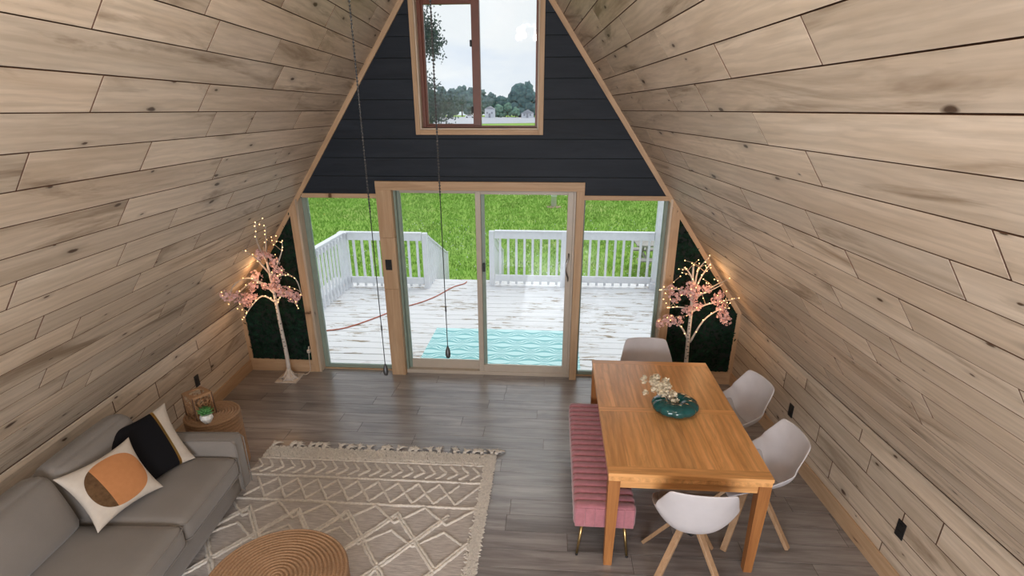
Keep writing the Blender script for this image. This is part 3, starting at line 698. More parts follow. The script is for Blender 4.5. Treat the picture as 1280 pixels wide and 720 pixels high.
def car(label,x,y,s=1):
    t=thing('car',label,'car',(x,y,ZL+.05)); MB().prism([(-2.2,.3),(2.2,.3),(2.2,.85),(1.3,.95),(.8,1.45),(-1.2,1.45),(-1.7,.95),(-2.2,.9)],-.85,.85).build('body',WHITEP,t)
    MB().prism([(-1.1,1.0),(1.1,1.0),(.75,1.38),(-1.05,1.38)],-.87,.87).build('windows',BLACK,t)
    for a in (-1.35,1.35):
        for b in (-.8,.8): MB().lathe([(.33,-.1),(.33,.1)],12).build('wheel',BLACK,t,(a,b,.33),(PI/2,0,0))
car('white car parked left of the far houses beside the pale road',fx(588,276),276)
# nearer tree whose leafy edge hangs into the upper window
t=thing('tree','nearer leafy tree whose ragged branches edge into the left of the upper window','tree',(-9.6,30,ZL))
m=MB(); rr=random.Random(5); br=MB()
def leafcluster(c,r,n):
    for _ in range(n):
        d_=Vector((rr.gauss(0,1),rr.gauss(0,1),rr.gauss(0,1)))*r*.5; p=Vector(c)+d_; a=Vector((rr.uniform(-1,1),rr.uniform(-1,1),rr.uniform(-1,1))).normalized(); b=a.orthogonal().normalized(); s_=rr.uniform(.07,.13)
        m.add([p-a*s_,p+b*s_*.6,p+a*s_,p-b*s_*.6],[(0,1,2,3)])
for i in range(420):
    z=rr.uniform(2.2,13.5); reach=(2.9 if z<6 else 2.5)+1.0*math.sin(z*1.9)+rr.uniform(-.5,.5); ang=rr.uniform(-PI,PI); q=reach*rr.uniform(.5,1.02)
    c=(q*math.cos(ang),q*math.sin(ang),z); leafcluster(c,rr.uniform(.5,.95),130)
    if i%3==0: br.tube([(0,0,max(1.5,z-1.6)),(c[0]*.5,c[1]*.5,z-.6),c],[.09,.05,.015],5)
m.build('foliage',FOLN,t,fix=False)['kind']='stuff'; br.build('branches',TRUNK,t,fix=False); MB().tube([(0,0,0),(.1,0,5),(0,.1,10),(0,0,13)],[.28,.2,.12,.04],9).build('trunk',TRUNK,t)
OAKL=wood("honey_oak_leg",(.46,.20,.065),(.31,.12,.038),rough=.4,grain=24,tint=.05,stain=.2,axis=2)
CH1=(-.132,-4.15,2.08); CH2=(.080,-4.15,2.15)
# ---------------- furniture helpers ----------------
def rbox(sx,sy,sz,r,puff=(0,0,0),n=10,center=(0,0,0),seam=0):
    """soft box: rounded edges, faces puffed outwards"""
    m=MB(); h=Vector((sx/2,sy/2,sz/2)); vid={}; vs=[]; fs=[]
    def P(q):
        k=tuple(round(c,5) for c in q)
        if k in vid: return vid[k]
        p=Vector((q[0]*h.x,q[1]*h.y,q[2]*h.z)); inner=Vector((max(-h.x+r,min(h.x-r,p.x)),max(-h.y+r,min(h.y-r,p.y)),max(-h.z+r,min(h.z-r,p.z))))
        d=p-inner
        if d.length>1e-9: p=inner+d.normalized()*r
        a=[1-q[i]**2 for i in range(3)]
        for i in range(3):
            j,k2=(i+1)%3,(i+2)%3
            if puff[i]: p[i]+=puff[i]*q[i]*abs(q[i])*(max(0,a[j])*max(0,a[k2]))**.55
        vs.append(p+Vector(center)); vid[k]=len(vs)-1; return vid[k]
    # denser near the edges
    g_=[-1+2*i/n for i in range(n+1)]; g_=[math.copysign(1-(1-abs(t))**1.5,t) for t in g_]
    for ax in range(3):
        for sg in (-1,1):
            for i in range(n):
                for j in range(n):
                    def mk(a,b):
                        q=[0,0,0]; q[ax]=sg; q[(ax+1)%3]=a; q[(ax+2)%3]=b; return P(q)
                    f=[mk(g_[i],g_[j]),mk(g_[i+1],g_[j]),mk(g_[i+1],g_[j+1]),mk(g_[i],g_[j+1])]
                    fs.append(f if sg>0 else f[::-1])
    m.add(vs,fs,True); return m
def rrect(x0,x1,y0,y1,r,n=5):
    out=[]
    for cx,cy,a in ((x1-r,y1-r,0),(x0+r,y1-r,90),(x0+r,y0+r,180),(x1-r,y0+r,270)):
        for i in range(n+1): q=math.radians(a+90*i/n); out.append((cx+r*math.cos(q),cy+r*math.sin(q)))
    return out
# ---------------- sofa ----------------
sf=thing('sofa','taupe fabric sofa against the left plank wall with loose cushions','sofa',(-1.935,-2.25,0),TH)
SL=2.52
rbox(.93,SL-.28+.02,.18,.02,n=6,center=(-.485,-SL/2,.205)).build('base',SOFA,sf)
for yy,nm in ((-.07,'arm'),(-SL+.07,'arm')):
    a=rbox(.97,.145,.46,.035,(0,.008,0),n=10,center=(-.485,yy,.345)).build(nm,SOFA,sf)
    for s in (-1,1): MB().tube([(.0-.035*0+.0,yy+s*.064,.125),(.004,yy+s*.064,.53),(-.03,yy+s*.064,.568),(-.90,yy+s*.064,.571)],.004,6).build('piping',SOFA,a)
rbox(.17,SL-.26,.62,.05,n=8,center=(-.90,-SL/2,.42)).build('back_frame',SOFA,sf)
cw=(SL-.28)/3
for i in range(3):
    yc=-.14-cw*(i+.5)
    c_=rbox(.80,cw-.006,.165,.045,(.012,.004,.028),n=14,center=(-.395,yc,.365)).build('seat_cushion',SOFA,sf)
    for z in (.302,.425):
        MB().tube([(x+-.395,y+yc,z+0) for x,y in rrect(-.401,.405,-cw/2+.006,cw/2-.006,.04)],.0042,6,closed=True,cap=False).build('piping',SOFA,c_)
    bm_=rbox(.20,cw-.01,.43,.075,(.05,.01,.012),n=14).build('back_cushion',SOFA,sf,(-.745,yc,.625),(0,math.radians(-15),0))
for x in (-.25,-.90):
    for y in (-.07,-SL+.07): MB().box(x-.03,x+.03,y-.03,y+.03,0,.118,.004).build('foot',BLACK,sf)
# ---------------- pillows ----------------
def pillow(name,label,c4,T,mat,up):
    BLc,BRc,TLc,TRc=[Vector(p) for p in c4]; cen=(BLc+BRc+TLc+TRc)/4
    ex=(BRc-BLc+TRc-TLc).normalized(); ey=(TLc-BLc+TRc-BRc); ey=(ey-ex*ey.dot(ex)).normalized(); ez=ex.cross(ey)
    mw=Matrix((ex,ey,ez)).transposed().to_4x4(); mw.translation=cen; inv_=mw.inverted(); L4=[inv_@p for p in (BLc,BRc,TLc,TRc)]
    n=26; m=MB(); vs=[]; fs=[]
    def pt(u,v,sd):
        uu=u*(1.03-.15*(1-v*v)*abs(u)**2); vv=v*(1.03-.15*(1-u*u)*abs(v)**2); a,b=(uu+1)/2,(vv+1)/2
        p=L4[0]*(1-a)*(1-b)+L4[1]*a*(1-b)+L4[2]*(1-a)*b+L4[3]*a*b
        t=T*((1-u*u)*(1-v*v))**.42*(1+.06*math.sin(7*u+3*v)*(abs(u*v)))
        return Vector((p.x,p.y,p.z+sd*t))
    for sd in (1,-1):
        o=len(vs)
        for j in range(n+1):
            for i in range(n+1): vs.append(pt(math.sin(PI/2*(-1+2*i/n)),math.sin(PI/2*(-1+2*j/n)),sd))
        for j in range(n):
            for i in range(n):
                f=(o+j*(n+1)+i,o+j*(n+1)+i+1,o+(j+1)*(n+1)+i+1,o+(j+1)*(n+1)+i); fs.append(f if sd>0 else f[::-1])
    m.add(vs,fs,True); o=m.build(name,mat,fix=False)
    me=o.data; uv=me.uv_layers.new(name='pillow_uv'); N1=(n+1)*(n+1)
    for lp in me.loops:
        k=lp.vertex_index%N1; i,j=k%(n+1),k//(n+1); uv.data[lp.index].uv=(.5+.5*math.sin(PI/2*(-1+2*i/n)),.5+.5*math.sin(PI/2*(-1+2*j/n)))
    # the origin sits under the pillow
    o.matrix_world=mw; return tag(o,label,'pillow')
def print_mat(kind):
    s=NT('pillow_print_'+kind); setb(s,.9,0,.15); v=s.coords(rnd=False); sx=s.n('SeparateXYZ'); s.l(v,sx.inputs[0]); Z=sx.outputs[2]
    um=s.n('UVMap'); um.uv_map='pillow_uv'; su=s.n('SeparateXYZ'); s.l(um.outputs[0],su.inputs[0]); X,Y=su.outputs[0],su.outputs[1]
    f=s.noise(v,30,3); cr_=s.mix(f,(.56,.49,.42),(.66,.60,.52)); w=s.noise(v,350,2)
    front=s.math('GREATER_THAN',Z,0.0)
    if kind=='circle':
        dx=s.math('SUBTRACT',X,.525); dy=s.math('SUBTRACT',Y,.49); d2=s.math('SQRT',s.math('ADD',s.math('MULTIPLY',dx,dx),s.math('MULTIPLY',dy,dy)))
        inn=s.math('MULTIPLY',s.math('LESS_THAN',d2,.415),front)
        seg=s.math('LESS_THAN',s.math('ADD',s.math('MULTIPLY',dx,1.0),s.math('MULTIPLY',dy,.05)),-.20)
        c=s.mix(inn,cr_,s.mix(seg,s.mix(f,(.50,.215,.085),(.58,.26,.11)),s.mix(s.noise(v,45,4),(.06,.03,.015),(.20,.115,.055))))
    else:
        bl=s.math('LESS_THAN',X,.745); band=s.math('MULTIPLY',s.math('LESS_THAN',X,.785),s.math('GREATER_THAN',X,.745))
        c=s.mix(bl,cr_,(.008,.008,.010)); c=s.mix(band,c,(.62,.40,.12)); s.l(band,s.b.inputs['Metallic']); s.l(s.math('MULTIPLY_ADD',band,-.6,.9),s.b.inputs['Roughness'])
    s.l(c,s.b.inputs['Base Color']); s.bump(w,.3,.002); return s.m
pillow('throw_pillow','cream pillow printed with a big orange circle, in front of the black pillow',[(-2.29,-3.30,.50),(-2.19,-2.85,.50),(-2.549,-3.21,.80),(-2.431,-2.739,.80)],.068,print_mat('circle'),None)
pillow('throw_pillow','black velvet pillow with a gold band and white end, leaning in the sofa corner',[(-2.31,-2.955,.48),(-2.196,-2.481,.48),(-2.665,-2.80,.81),(-2.497,-2.263,.80)],.062,print_mat('black'),None)
# ---------------- side table, lantern, plant ----------------
def coil_drum(name,label,cat,loc,r,h,rings,band,parts_top=True):
    t=thing(name,label,cat,loc); prof=[(.0001,h)]
    for i in range(rings):
        r0=r*i/rings; r1=r*(i+1)/rings
        for q in range(1,7):
            a=q/6; prof.append((r0+(r1-r0)*a,h+ (r/rings)*.62*math.sin(PI*a)**.8-.0))
    prof+= [(r*.998,h-.008)]
    MB().lathe(prof,72).build('coiled_top',RATTAN,t)
    n=int(h/band); pr=[(r*.97,0)]
    for i in range(n):
        z0=(h-.008)*i/n; z1=(h-.008)*(i+1)/n
        for q in range(1,6): a=q/5; pr.append((r*(.975+.022*math.sin(PI*a)),z0+(z1-z0)*a))
    MB().lathe(pr,72).build('coiled_side',RATTAN,t); return t
coil_drum('side_table','small round coiled rattan side table in the corner behind the sofa arm','table',(-2.405,-1.885,0),.218,.50,9,.03)
coil_drum('coffee_table','large round coiled rattan coffee table standing on the cream rug','table',(-1.10,-3.49,.024),.395,.385,17,.03)
lt=thing('lantern','openwork wooden lantern with a round hole in its top, beside the potted succulent','lantern',(-2.475,-1.915,.5145),math.radians(-30))
LW=plain('laser_cut_wood',(.36,.20,.10),.6,var=.12,scale=30); LWD=plain('dark_wood_edge',(.10,.045,.02),.6)
m=MB(); ro=.082; ri=.058; n=32; vs=[]; fs=[]
for z in (.196,.204):
    for j in range(n):
        q=2*PI*j/n; c,s=math.cos(q),math.sin(q); k=ro/max(abs(c),abs(s)); vs+=[(ri*c,ri*s,z),(k*c,k*s,z)]
for j in range(n):
    a,b=2*j,2*((j+1)%n); o=2*n
    fs+=[(a,b,b+1,a+1),(o+a,o+a+1,o+b+1,o+b),(a,a+o,b+o,b),(a+1,b+1,b+o+1,a+o+1)]
m.add(vs,fs); m.build('top_panel',LW,lt)
MB().box(-.075,.075,-.075,.075,.0,.008,.001).build('base_panel',LW,lt)
for k in range(4):
    sp=thing('side_panel',parent=lt,rz=k*PI/2) if False else None
    m=MB(); m.box(-.078,.078,-.080,-.075,.184,.196); m.box(-.078,.078,-.080,-.075,.008,.02); m.box(-.078,-.068,-.080,-.075,.02,.184); m.box(.068,.078,-.080,-.075,.02,.184)
    for i in range(9):       # palm-like cut-out ribs fanning from the bottom
        a=math.radians(-64+16*i); L=.15*(1-.25*abs(math.sin(a)))
        ex_,ez_=math.sin(a)*L,math.cos(a)*L; ex_=max(-.07,min(.07,ex_)); m.bar((0,-.0775,.02),(ex_,-.0775,.02+ez_),.004,.006)
    for i in range(3): m.tube([(.045*math.cos(q)*(1-.2*i),-.0775,.14-.03*i+.02*math.sin(q)) for q in [2*PI*j/12 for j in range(12)]],.0028,5,closed=True,cap=False)
    o=m.build('side_panel',LW,lt,(0,0,0),(0,0,k*PI/2))
for sx_ in (-1,1):
    for sy_ in (-1,1): MB().bar((sx_*.082,sy_*.082,0),(sx_*.078,sy_*.078,.2),.009,.009).build('corner_post',LWD,lt)
pp=thing('potted_succulent','green succulent in a small white faceted pot on the side table','plant',(-2.345,-2.045,.5145))
m=MB(); prof=[(.026,0),(.052,.045),(.044,.078)]; vs=[]; fs=[]
for i,(r_,z) in enumerate(prof):
    for j in range(8): q=2*PI*(j+.5*(i%2))/8; vs.append((r_*math.cos(q),r_*math.sin(q),z))
for i in range(2):
    for j in range(8):
        a,b,c,d_=i*8+j,i*8+(j+1)%8,(i+1)*8+(j+1)%8,(i+1)*8+j
        fs+=([(a,b,d_),(b,c,d_)] if i%2==0 else [(a,b,c),(a,c,d_)])
fs+=[tuple(range(7,-1,-1)),tuple(range(16,24))]; m.add(vs,fs); m.build('pot',POT,pp)
def leafm(L,w,th=.004):
    m=MB(); m.add([(0,-w*.3,0),(0,w*.3,0),(L*.5,w*.5,th*2),(L*.5,-w*.5,th*2),(L,0,L*.12),(L*.5,0,-th),(0,0,-th)],[(0,3,2,1),(3,4,2),(0,6,5,3),(6,1,2,5),(3,5,4),(5,2,4)],True); return m
first=None
for i in range(34):
    tier=i/34; a=i*2.4; el=math.radians(15+60*tier); L=.078*(1-.3*tier)
    o=(leafm(.06,.026).build('leaf',LEAFG,pp) if first is None else inst(first,pp,(0,0,0)))
    first=first or o; o.location=(.008*math.cos(a),.008*math.sin(a),.078+.012*tier); o.rotation_euler=(0,-el,a); o.scale=(L/.06,1,1)
# ---------------- dining table ----------------
X0,X1,Y0,Y1,ZT=.80,1.812,-2.853,-1.135,.76
tb=thing('dining_table','long honey oak dining table with squared legs and a cross band','table',((X0+X1)/2,(Y0+Y1)/2,0))
hx,hy=(X1-X0)/2,(Y1-Y0)/2
def tboard(nm,x0,x1,y0,y1,ax,z0=ZT-.026,z1=ZT):
    lx,ly=(x1-x0),(y1-y0)
    if ax=='y': o=MB().box(-ly/2,ly/2,-lx/2,lx/2,z0-ZT,0,.0012).build(nm,OAK,tb,((x0+x1)/2,(y0+y1)/2,z1),(0,0,PI/2))
    else: o=MB().box(-lx/2,lx/2,-ly/2,ly/2,z0-ZT,0,.0012).build(nm,OAK,tb,((x0+x1)/2,(y0+y1)/2,z1))
    return o
tboard('end_board',-hx,hx,-hy,-hy+.085,'x'); tboard('end_board',-hx,hx,hy-.075,hy,'x')
ym=-2.03-(Y0+Y1)/2
tboard('cross_band',-hx,hx,ym-.035,ym+.035,'x')
wsn=[.13,.155,.12,.16,.14,.15,.157]; 
for (ya,yb) in ((-hy+.085,ym-.035),(ym+.035,hy-.075)):
    x=-hx
    for w in wsn: tboard('top_board',x,min(x+w,hx),ya,yb,'y'); x+=w
tboard('edge_rim',-hx+.004,hx-.004,-hy+.004,hy-.004,'y',ZT-.034,ZT-.0262)
for s in (-1,1):
    o=MB().box(-(hx-.06),hx-.06,-.011,.011,-.045,.045,.002).build('apron',OAK,tb,(0,s*(hy-.035),.682)); o=MB().box(-(hy-.06),hy-.06,-.011,.011,-.045,.045,.002).build('apron',OAK,tb,(s*(hx-.035),0,.682),(0,0,PI/2))
for sx_ in (-1,1):
    for sy_ in (-1,1):
        m=MB(); cx,cy=sx_*(hx-.042),sy_*(hy-.042); t_,b_=.037,.027; bx_,by_=cx,cy
        vs=[(bx_-b_,by_-b_,0),(bx_+b_,by_-b_,0),(bx_+b_,by_+b_,0),(bx_-b_,by_+b_,0),(cx-t_,cy-t_,.60),(cx+t_,cy-t_,.60),(cx+t_,cy+t_,.60),(cx-t_,cy+t_,.60),(cx-t_,cy-t_,.727),(cx+t_,cy-t_,.727),(cx+t_,cy+t_,.727),(cx-t_,cy+t_,.727)]
        m.add(vs,[(3,2,1,0)]+[(k*4+i,k*4+(i+1)%4,k*4+4+(i+1)%4,k*4+4+i) for k in range(2) for i in range(4)]+[(8,9,10,11)]); m.build('leg',OAKL,tb)
# ---------------- bench ----------------
bn=thing('upholstered_bench','long dusty pink channel-tufted velvet bench beside the oak table','bench',(.808,-2.058,0))
nb=19; L=1.424; pw=L/nb; bh=None
for i in range(nb):
    y=-L/2+pw*(i+.5)
    m=MB(); prof=[]
    for q in range(7): a=-1+2*q/6; prof.append((a*pw*.497,(1-a*a)**.5*.011))
    ring=rrect(-.196,.196,.262,.420,.03,4)
    # sweep the ring along y with the bulge
    vs=[]; k=len(ring)
    for yy,bu in prof:
        for (x_,z_) in ring:
            dx=1 if x_>0 else -1; top=z_>.3
            vs.append((x_+(bu*dx if abs(x_)>.16 else 0),y+yy,z_+(bu if z_>.40 else 0)))
    fs=[(a*k+b,a*k+(b+1)%k,(a+1)*k+(b+1)%k,(a+1)*k+b) for a in range(6) for b in range(k)]+[tuple(range(k)),tuple(range(7*k-1,6*k-1,-1))]
    m.add(vs,fs,False)
    for f_ in range(len(m.f)-2): m.sm[f_]=True
    m.build('channel',PINKV,bn,fix=True)
for s in (-1,1):
    for i in range(6):
        x=-.196+.392*(i+.5)/6; m=rbox(.0653,.012,.152,.005,n=6,center=(x,s*(L/2+.001),.340)); m.build('end_channel',PINKV,bn)
MB().box(-.18,.18,-L/2+.02,L/2-.02,.248,.263,.003).build('underframe',BLACK,bn)
for sx_ in (-1,1):
    for sy_ in (-1,1):
        lg=MB().tube([(sx_*.140,sy_*(L/2-.06),.255),(sx_*.172,sy_*(L/2-.015),.012)],[.013,.008],10).build('leg',BRASS,bn); MB().tube([(sx_*.172,sy_*(L/2-.015),.014),(sx_*.1735,sy_*(L/2-.013),.0)],.0095,10).build('foot_cap',BLACK,lg)
# ---------------- chairs ----------------
def shell_mesh(off=0.0,rows=None,cut=1.0):
    prof=[(.235,.425,.190,.000,0),(.215,.444,.208,.012,0),(.13,.438,.228,.055,0),(.03,.424,.242,.115,0),(-.07,.420,.248,.170,0),(-.155,.440,.250,.190,.015),(-.210,.500,.246,.155,.055),(-.238,.590,.240,.085,.085),(-.258,.690,.226,.030,.070),(-.276,.785,.205,.004,.045),(-.284,.828,.190,-.006,.035)]
    if rows: prof=prof[rows[0]:rows[1]]
    n=10; vs=[]; fs=[]
    for (y,z,hw,up,fw) in prof:
        for j in range(n+1):
            w=(-1+2*j/n)*cut; a=abs(w)**2.4
            vs.append((hw*math.copysign(abs(w)**.92,w),y+fw*a+off*.4,z+up*a+off))
    for i in range(len(prof)-1):
        for j in range(n): fs.append((i*(n+1)+j,(i+1)*(n+1)+j,(i+1)*(n+1)+j+1,i*(n+1)+j+1))
    m=MB(); m.add(vs,fs,True); return m
def make_chair(label,loc,rz,legs=True,mat=None):
    t=thing('dining_chair',label,'chair',loc,rz,'white shell chairs around the oak table')
    o=shell_mesh().build('shell',mat or SHELL,t,fix=False)
    md=o.modifiers.new('solidify','SOLIDIFY'); md.thickness=.013; md.offset=0
    md=o.modifiers.new('subdivision','SUBSURF'); md.levels=2; md.render_levels=2
    o=shell_mesh(.020,(1,6),.80).build('seat_pad',PADM,t,fix=False)
    md=o.modifiers.new('solidify','SOLIDIFY'); md.thickness=.016; md.offset=0
    md=o.modifiers.new('subdivision','SUBSURF'); md.levels=2; md.render_levels=2
    MB().box(-.085,.085,-.085,.085,.385,.405,.004).build('bracket',BLACK,t,(0,0,0),(0,0,PI/4))
    for i in range(4):
        a=PI/4+i*PI/2; c,s=math.cos(a),math.sin(a)
        MB().bar((c*.07,s*.07,.40),(c*.325,s*.325,.006),.042,.026,(0,0,1),.003).build('leg',LEGW,t)
    return t
PADM=plain('grey_seat_pad',(.50,.47,.46),.8,var=.05)
OA=None
ch=make_chair('white chair at the far head of the table, its back seen against the window wall',(1.345,-1.00,0),PI+.04)
def place_chair(label,loc,rz):
    c=copy_tree(ch); 
    c.location=loc; c.rotation_euler=(0,0,rz); c['label']=label
    return c
cB=place_chair('white chair on the wall side of the table, the one farther from the viewer',(1.905,-1.615,0),PI/2+.22)
cC=place_chair('white chair on the wall side of the table, the nearer of the two',(1.865,-2.40,0),PI/2+.10)
cD=place_chair('chair at the near end of the table with its back to the viewer',(1.335,-2.845,0),-.06)
for c in (cB,cC):
    for k in c.children:
        if k.name.startswith('shell'): k.data=k.data.copy(); k.data.materials[0]=SHELL
# ---------------- vase with dried flowers ----------------
def dried_head(seed):
    q=random.Random(seed); m=MB()
    for _ in range(46):
        d_=Vector((q.gauss(0,1),q.gauss(0,1),q.gauss(0,1))).normalized()*.020*q.uniform(.2,1); nrm=(d_+Vector((q.gauss(0,.006),q.gauss(0,.006),.003))).normalized(); a=nrm.orthogonal().normalized(); b=nrm.cross(a); t_=q.uniform(0,6)
        u=a*math.cos(t_)+b*math.sin(t_); w=nrm.cross(u); L=.0095; m.add([d_-u*L,d_+w*L*.8+nrm*.002,d_+u*L+nrm*.003,d_-w*L*.8],[(0,1,2,3)])
    return m
vz=thing('vase','squat lobed teal ceramic ring vase on the oak table','vase',(1.365,-2.02,ZT))
m=MB(); vs=[]; fs=[]; nu,nv=72,20
for i in range(nu):
    q=2*PI*i/nu; lob=1-.055*(abs(math.cos(q*5)))**10
    for j in range(nv):
        a=2*PI*j/nv; rr_=(.099+.075*math.cos(a))*(lob if math.cos(a)>-.3 else 1); vs.append((rr_*math.cos(q),rr_*math.sin(q),max(0,.047+.047*math.sin(a)*(lob**1.3))))
for i in range(nu):
    for j in range(nv): fs.append((i*nv+j,((i+1)%nu)*nv+j,((i+1)%nu)*nv+(j+1)%nv,i*nv+(j+1)%nv))
m.add(vs,fs,True); m.build('body',TEAL,vz); MB().lathe([(0.0001,.004),(.05,.004)],24,cap=False).build('well',TEAL,vz)
DFM=[dried_head(i).mesh('flower_head',DRIED) for i in range(3)]
fw=thing('dried_flowers','bunch of cream dried flowers leaning left out of the teal vase','flowers',(1.352,-2.01,ZT+.012))
rr=random.Random(3); st=MB()
for i in range(9):
    t_=i/8; tip=Vector((-.06-.17*t_+rr.uniform(-.03,.03),rr.uniform(-.04,.05),.14+.12*rr.random()+.03*(1-abs(t_-.6)))); a=Vector((0,0,0)); mid=tip*.5+Vector((.02,0,.02)); st.tube([a,mid,tip],[.003,.002,.0015],5)
st.build('stems',TWIG,fw)
for i in range(64):
    f=rr.random()**.75; c=Vector((-.0-.17*f,-.0,.065+.19*f))+Vector((rr.gauss(0,.020+.018*f),rr.gauss(0,.02),rr.gauss(0,.02+.018*f)))
    o=bpy.data.objects.new('flower_head',DFM[i%3]); COL.objects.link(o); o.parent=fw; o.location=c; s_=rr.uniform(.75,1.2); o.scale=(s_,s_,s_); o.rotation_euler=(rr.uniform(0,6),rr.uniform(0,6),0)
# ---------------- cream rug ----------------
rx0,rx1,ry0,ry1=-2.12,-.035,-4.75,-1.615
rg=thing('area_rug','large cream and grey wool rug with raised zigzags and tassels','rug',((rx0+rx1)/2,(ry0+ry1)/2,0))
ox,oy=(rx0+rx1)/2,(ry0+ry1)/2
MB().box(rx0-ox,rx1-ox,ry0-oy,ry1-oy,0,.012,.004).build('woven_base',RUGB,rg)
cm=MB(); rr=random.Random(11)
def cord(pts,r=.012,step=.018):
    r*=1.12
    out=[]
    for a,b in zip(pts,pts[1:]):
        a=Vector(a);b=Vector(b);n=max(1,int((b-a).length/step))
        for k in range(n): out.append(a.lerp(b,k/n))
    out.append(Vector(pts[-1])); P=[(p.x-ox+rr.uniform(-.003,.003),p.y-oy+rr.uniform(-.003,.003),.013+rr.uniform(0,.004)) for p in out]
    cm.tube(P,[r*rr.uniform(.75,1.2) for _ in P],6)
xe=rx1-.085; xw=rx0+.03
cord([(rx0+.02,-1.785),(xe+.04,-1.785)],.008); cord([(rx0+.02,-2.03),(xe+.04,-2.03)],.010); cord([(rx0+.02,-2.345),(xe+.04,-2.345)],.011)
x=xw
while x<xe-.03:
    cord([(x-.03,-1.815),(x+.045,-1.905)],.0105); cord([(x-.03,-1.995),(x+.045,-1.91)],.0105); x+=.095
for ph in (0,.171):
    p=[];x=xe-ph; k=0
    while x>xw: p.append((x,-2.065 if k%2==0 else -2.31)); x-=.171; k+=1
    cord(p,.010)
p=[];x=-.32+.195+.39; k=0
def zig(y0,y1,x0,pitch,r,off=0,clipx=True):
    # one zigzag from the right edge to the left edge
    p=[];x=x0;k=0
    while x>rx0-.5: p.append((x,y0 if k%2==0 else y1)); x-=pitch/2; k+=1
    q=[]
    for a,b in zip(p,p[1:]):
        n=10
        for i in range(n):
            c=(a[0]+(b[0]-a[0])*i/n,a[1]+(b[1]-a[1])*i/n)
            if xw<c[0]<xe: q.append(c)
    cord(q,r)
PITCH=.39; XP=-.32+PITCH
zig(-2.36,-2.545,-.125+PITCH,PITCH,.010)
for k in range(4):
    ya=-2.43-.54*k
    for o_ in (0,-.035): 
        zig(ya+o_,ya-.54+o_,XP,PITCH*2,.0105); zig(ya+o_,ya-.54+o_,XP-PITCH,PITCH*2,.0105)
for k in range(3):
    ya=-2.62-.54*k; zig(ya,ya-.16,XP,PITCH,.009)
tag(cm.build('raised_cords',RUGY,rg,fix=False),kind='stuff')
# shaggy border along the right edge and the far end
sh=MB()
def tuft(x,y,L,ang):
    ca,sa=math.cos(ang)*L,math.sin(ang)*L; w=.006; sh.add([(x-ox-sa/L*w,y-oy+ca/L*w,.013),(x-ox+sa/L*w,y-oy-ca/L*w,.013),(x-ox+ca,y-oy+sa,.016+.008*rr.random()),(x-ox+ca*.5,y-oy+sa*.5,.03)],[(0,1,3),(1,2,3),(2,0,3)])
for _ in range(5200): tuft(rr.uniform(rx1-.085,rx1-.01),rr.uniform(ry0,ry1-.01),rr.uniform(.015,.03),rr.uniform(-.7,.7)+(0 if rr.random()<.7 else PI))
for _ in range(4600): tuft(rr.uniform(rx0+.01,rx1),rr.uniform(-1.775,ry1-.008),rr.uniform(.015,.03),PI/2+rr.uniform(-.8,.8))
tag(sh.build('shaggy_border',RUGY,rg,fix=False),kind='stuff')
def tassel(seed):
    q=random.Random(seed); m=MB(); m.ball((0,.012,.014),.011,7,5)
    for i in range(9):
        a=PI/2+q.uniform(-.95,.95); L=q.uniform(.035,.06); m.tube([(0,.012,.014),(math.cos(a)*L*.5,.012+math.sin(a)*L*.5,.018),(math.cos(a)*L,.012+math.sin(a)*L,.005)],[.004,.0035,.002],5)
    return m
TS=[tassel(i).build('tassel',RUGY,rg,fix=False) for i in range(3)]
for i,xx in enumerate([-2.10,-1.93,-1.86,-1.76,-1.69,-1.63,-1.47,-1.40,-1.29,-1.20,-1.08,-1.03,-.94,-.83,-.77,-.63,-.55,-.42,-.33,-.25,-.17,-.08,-.045]):
    o=TS[i] if i<3 else inst(TS[i%3],rg,(0,0,0)); o.location=(xx-ox,ry1-oy+rr.uniform(-.005,.006),0); o.rotation_euler=(0,0,rr.uniform(-.5,.5)); o.scale=(1.6,1.75,1.6)
# ---------------- blossom trees ----------------
def petal_cluster(seed,r,n):
    q=random.Random(seed); m=MB()
    for _ in range(n):
        d_=Vector((q.gauss(0,1),q.gauss(0,1),q.gauss(0,1))); d_=d_/max(d_.length,.3)*r*q.uniform(.35,1); nrm=(d_+Vector((q.gauss(0,.01),q.gauss(0,.01),.01))).normalized(); a=nrm.orthogonal().normalized(); b=nrm.cross(a)
        for k in range(5):
            t_=2*PI*k/5+q.random(); u=a*math.cos(t_)+b*math.sin(t_); w=nrm.cross(u); L=.0155
            m.add([d_,d_+u*L*.6+w*L*.42+nrm*.004,d_+u*L+nrm*.008,d_+u*L*.6-w*L*.42+nrm*.004],[(0,1,2,3)],False)
    return m
PC=[petal_cluster(i,.052,34).mesh('blossom_cluster',PETAL) for i in range(3)]
CAMP=Vector((.406,-5.786,2.857))
def clear(p,loc,mg):
    # bend a point forward into the room until it is clear of the sloping boards
    w=Vector(loc)+Vector(p)
    for _ in range(60):
        if w.x>uL(w.z)-.0702*w.y+mg and w.x<uR(w.z)-.0702*w.y-mg: break
        w+=(CAMP-w)*.006
    return tuple(w-Vector(loc))
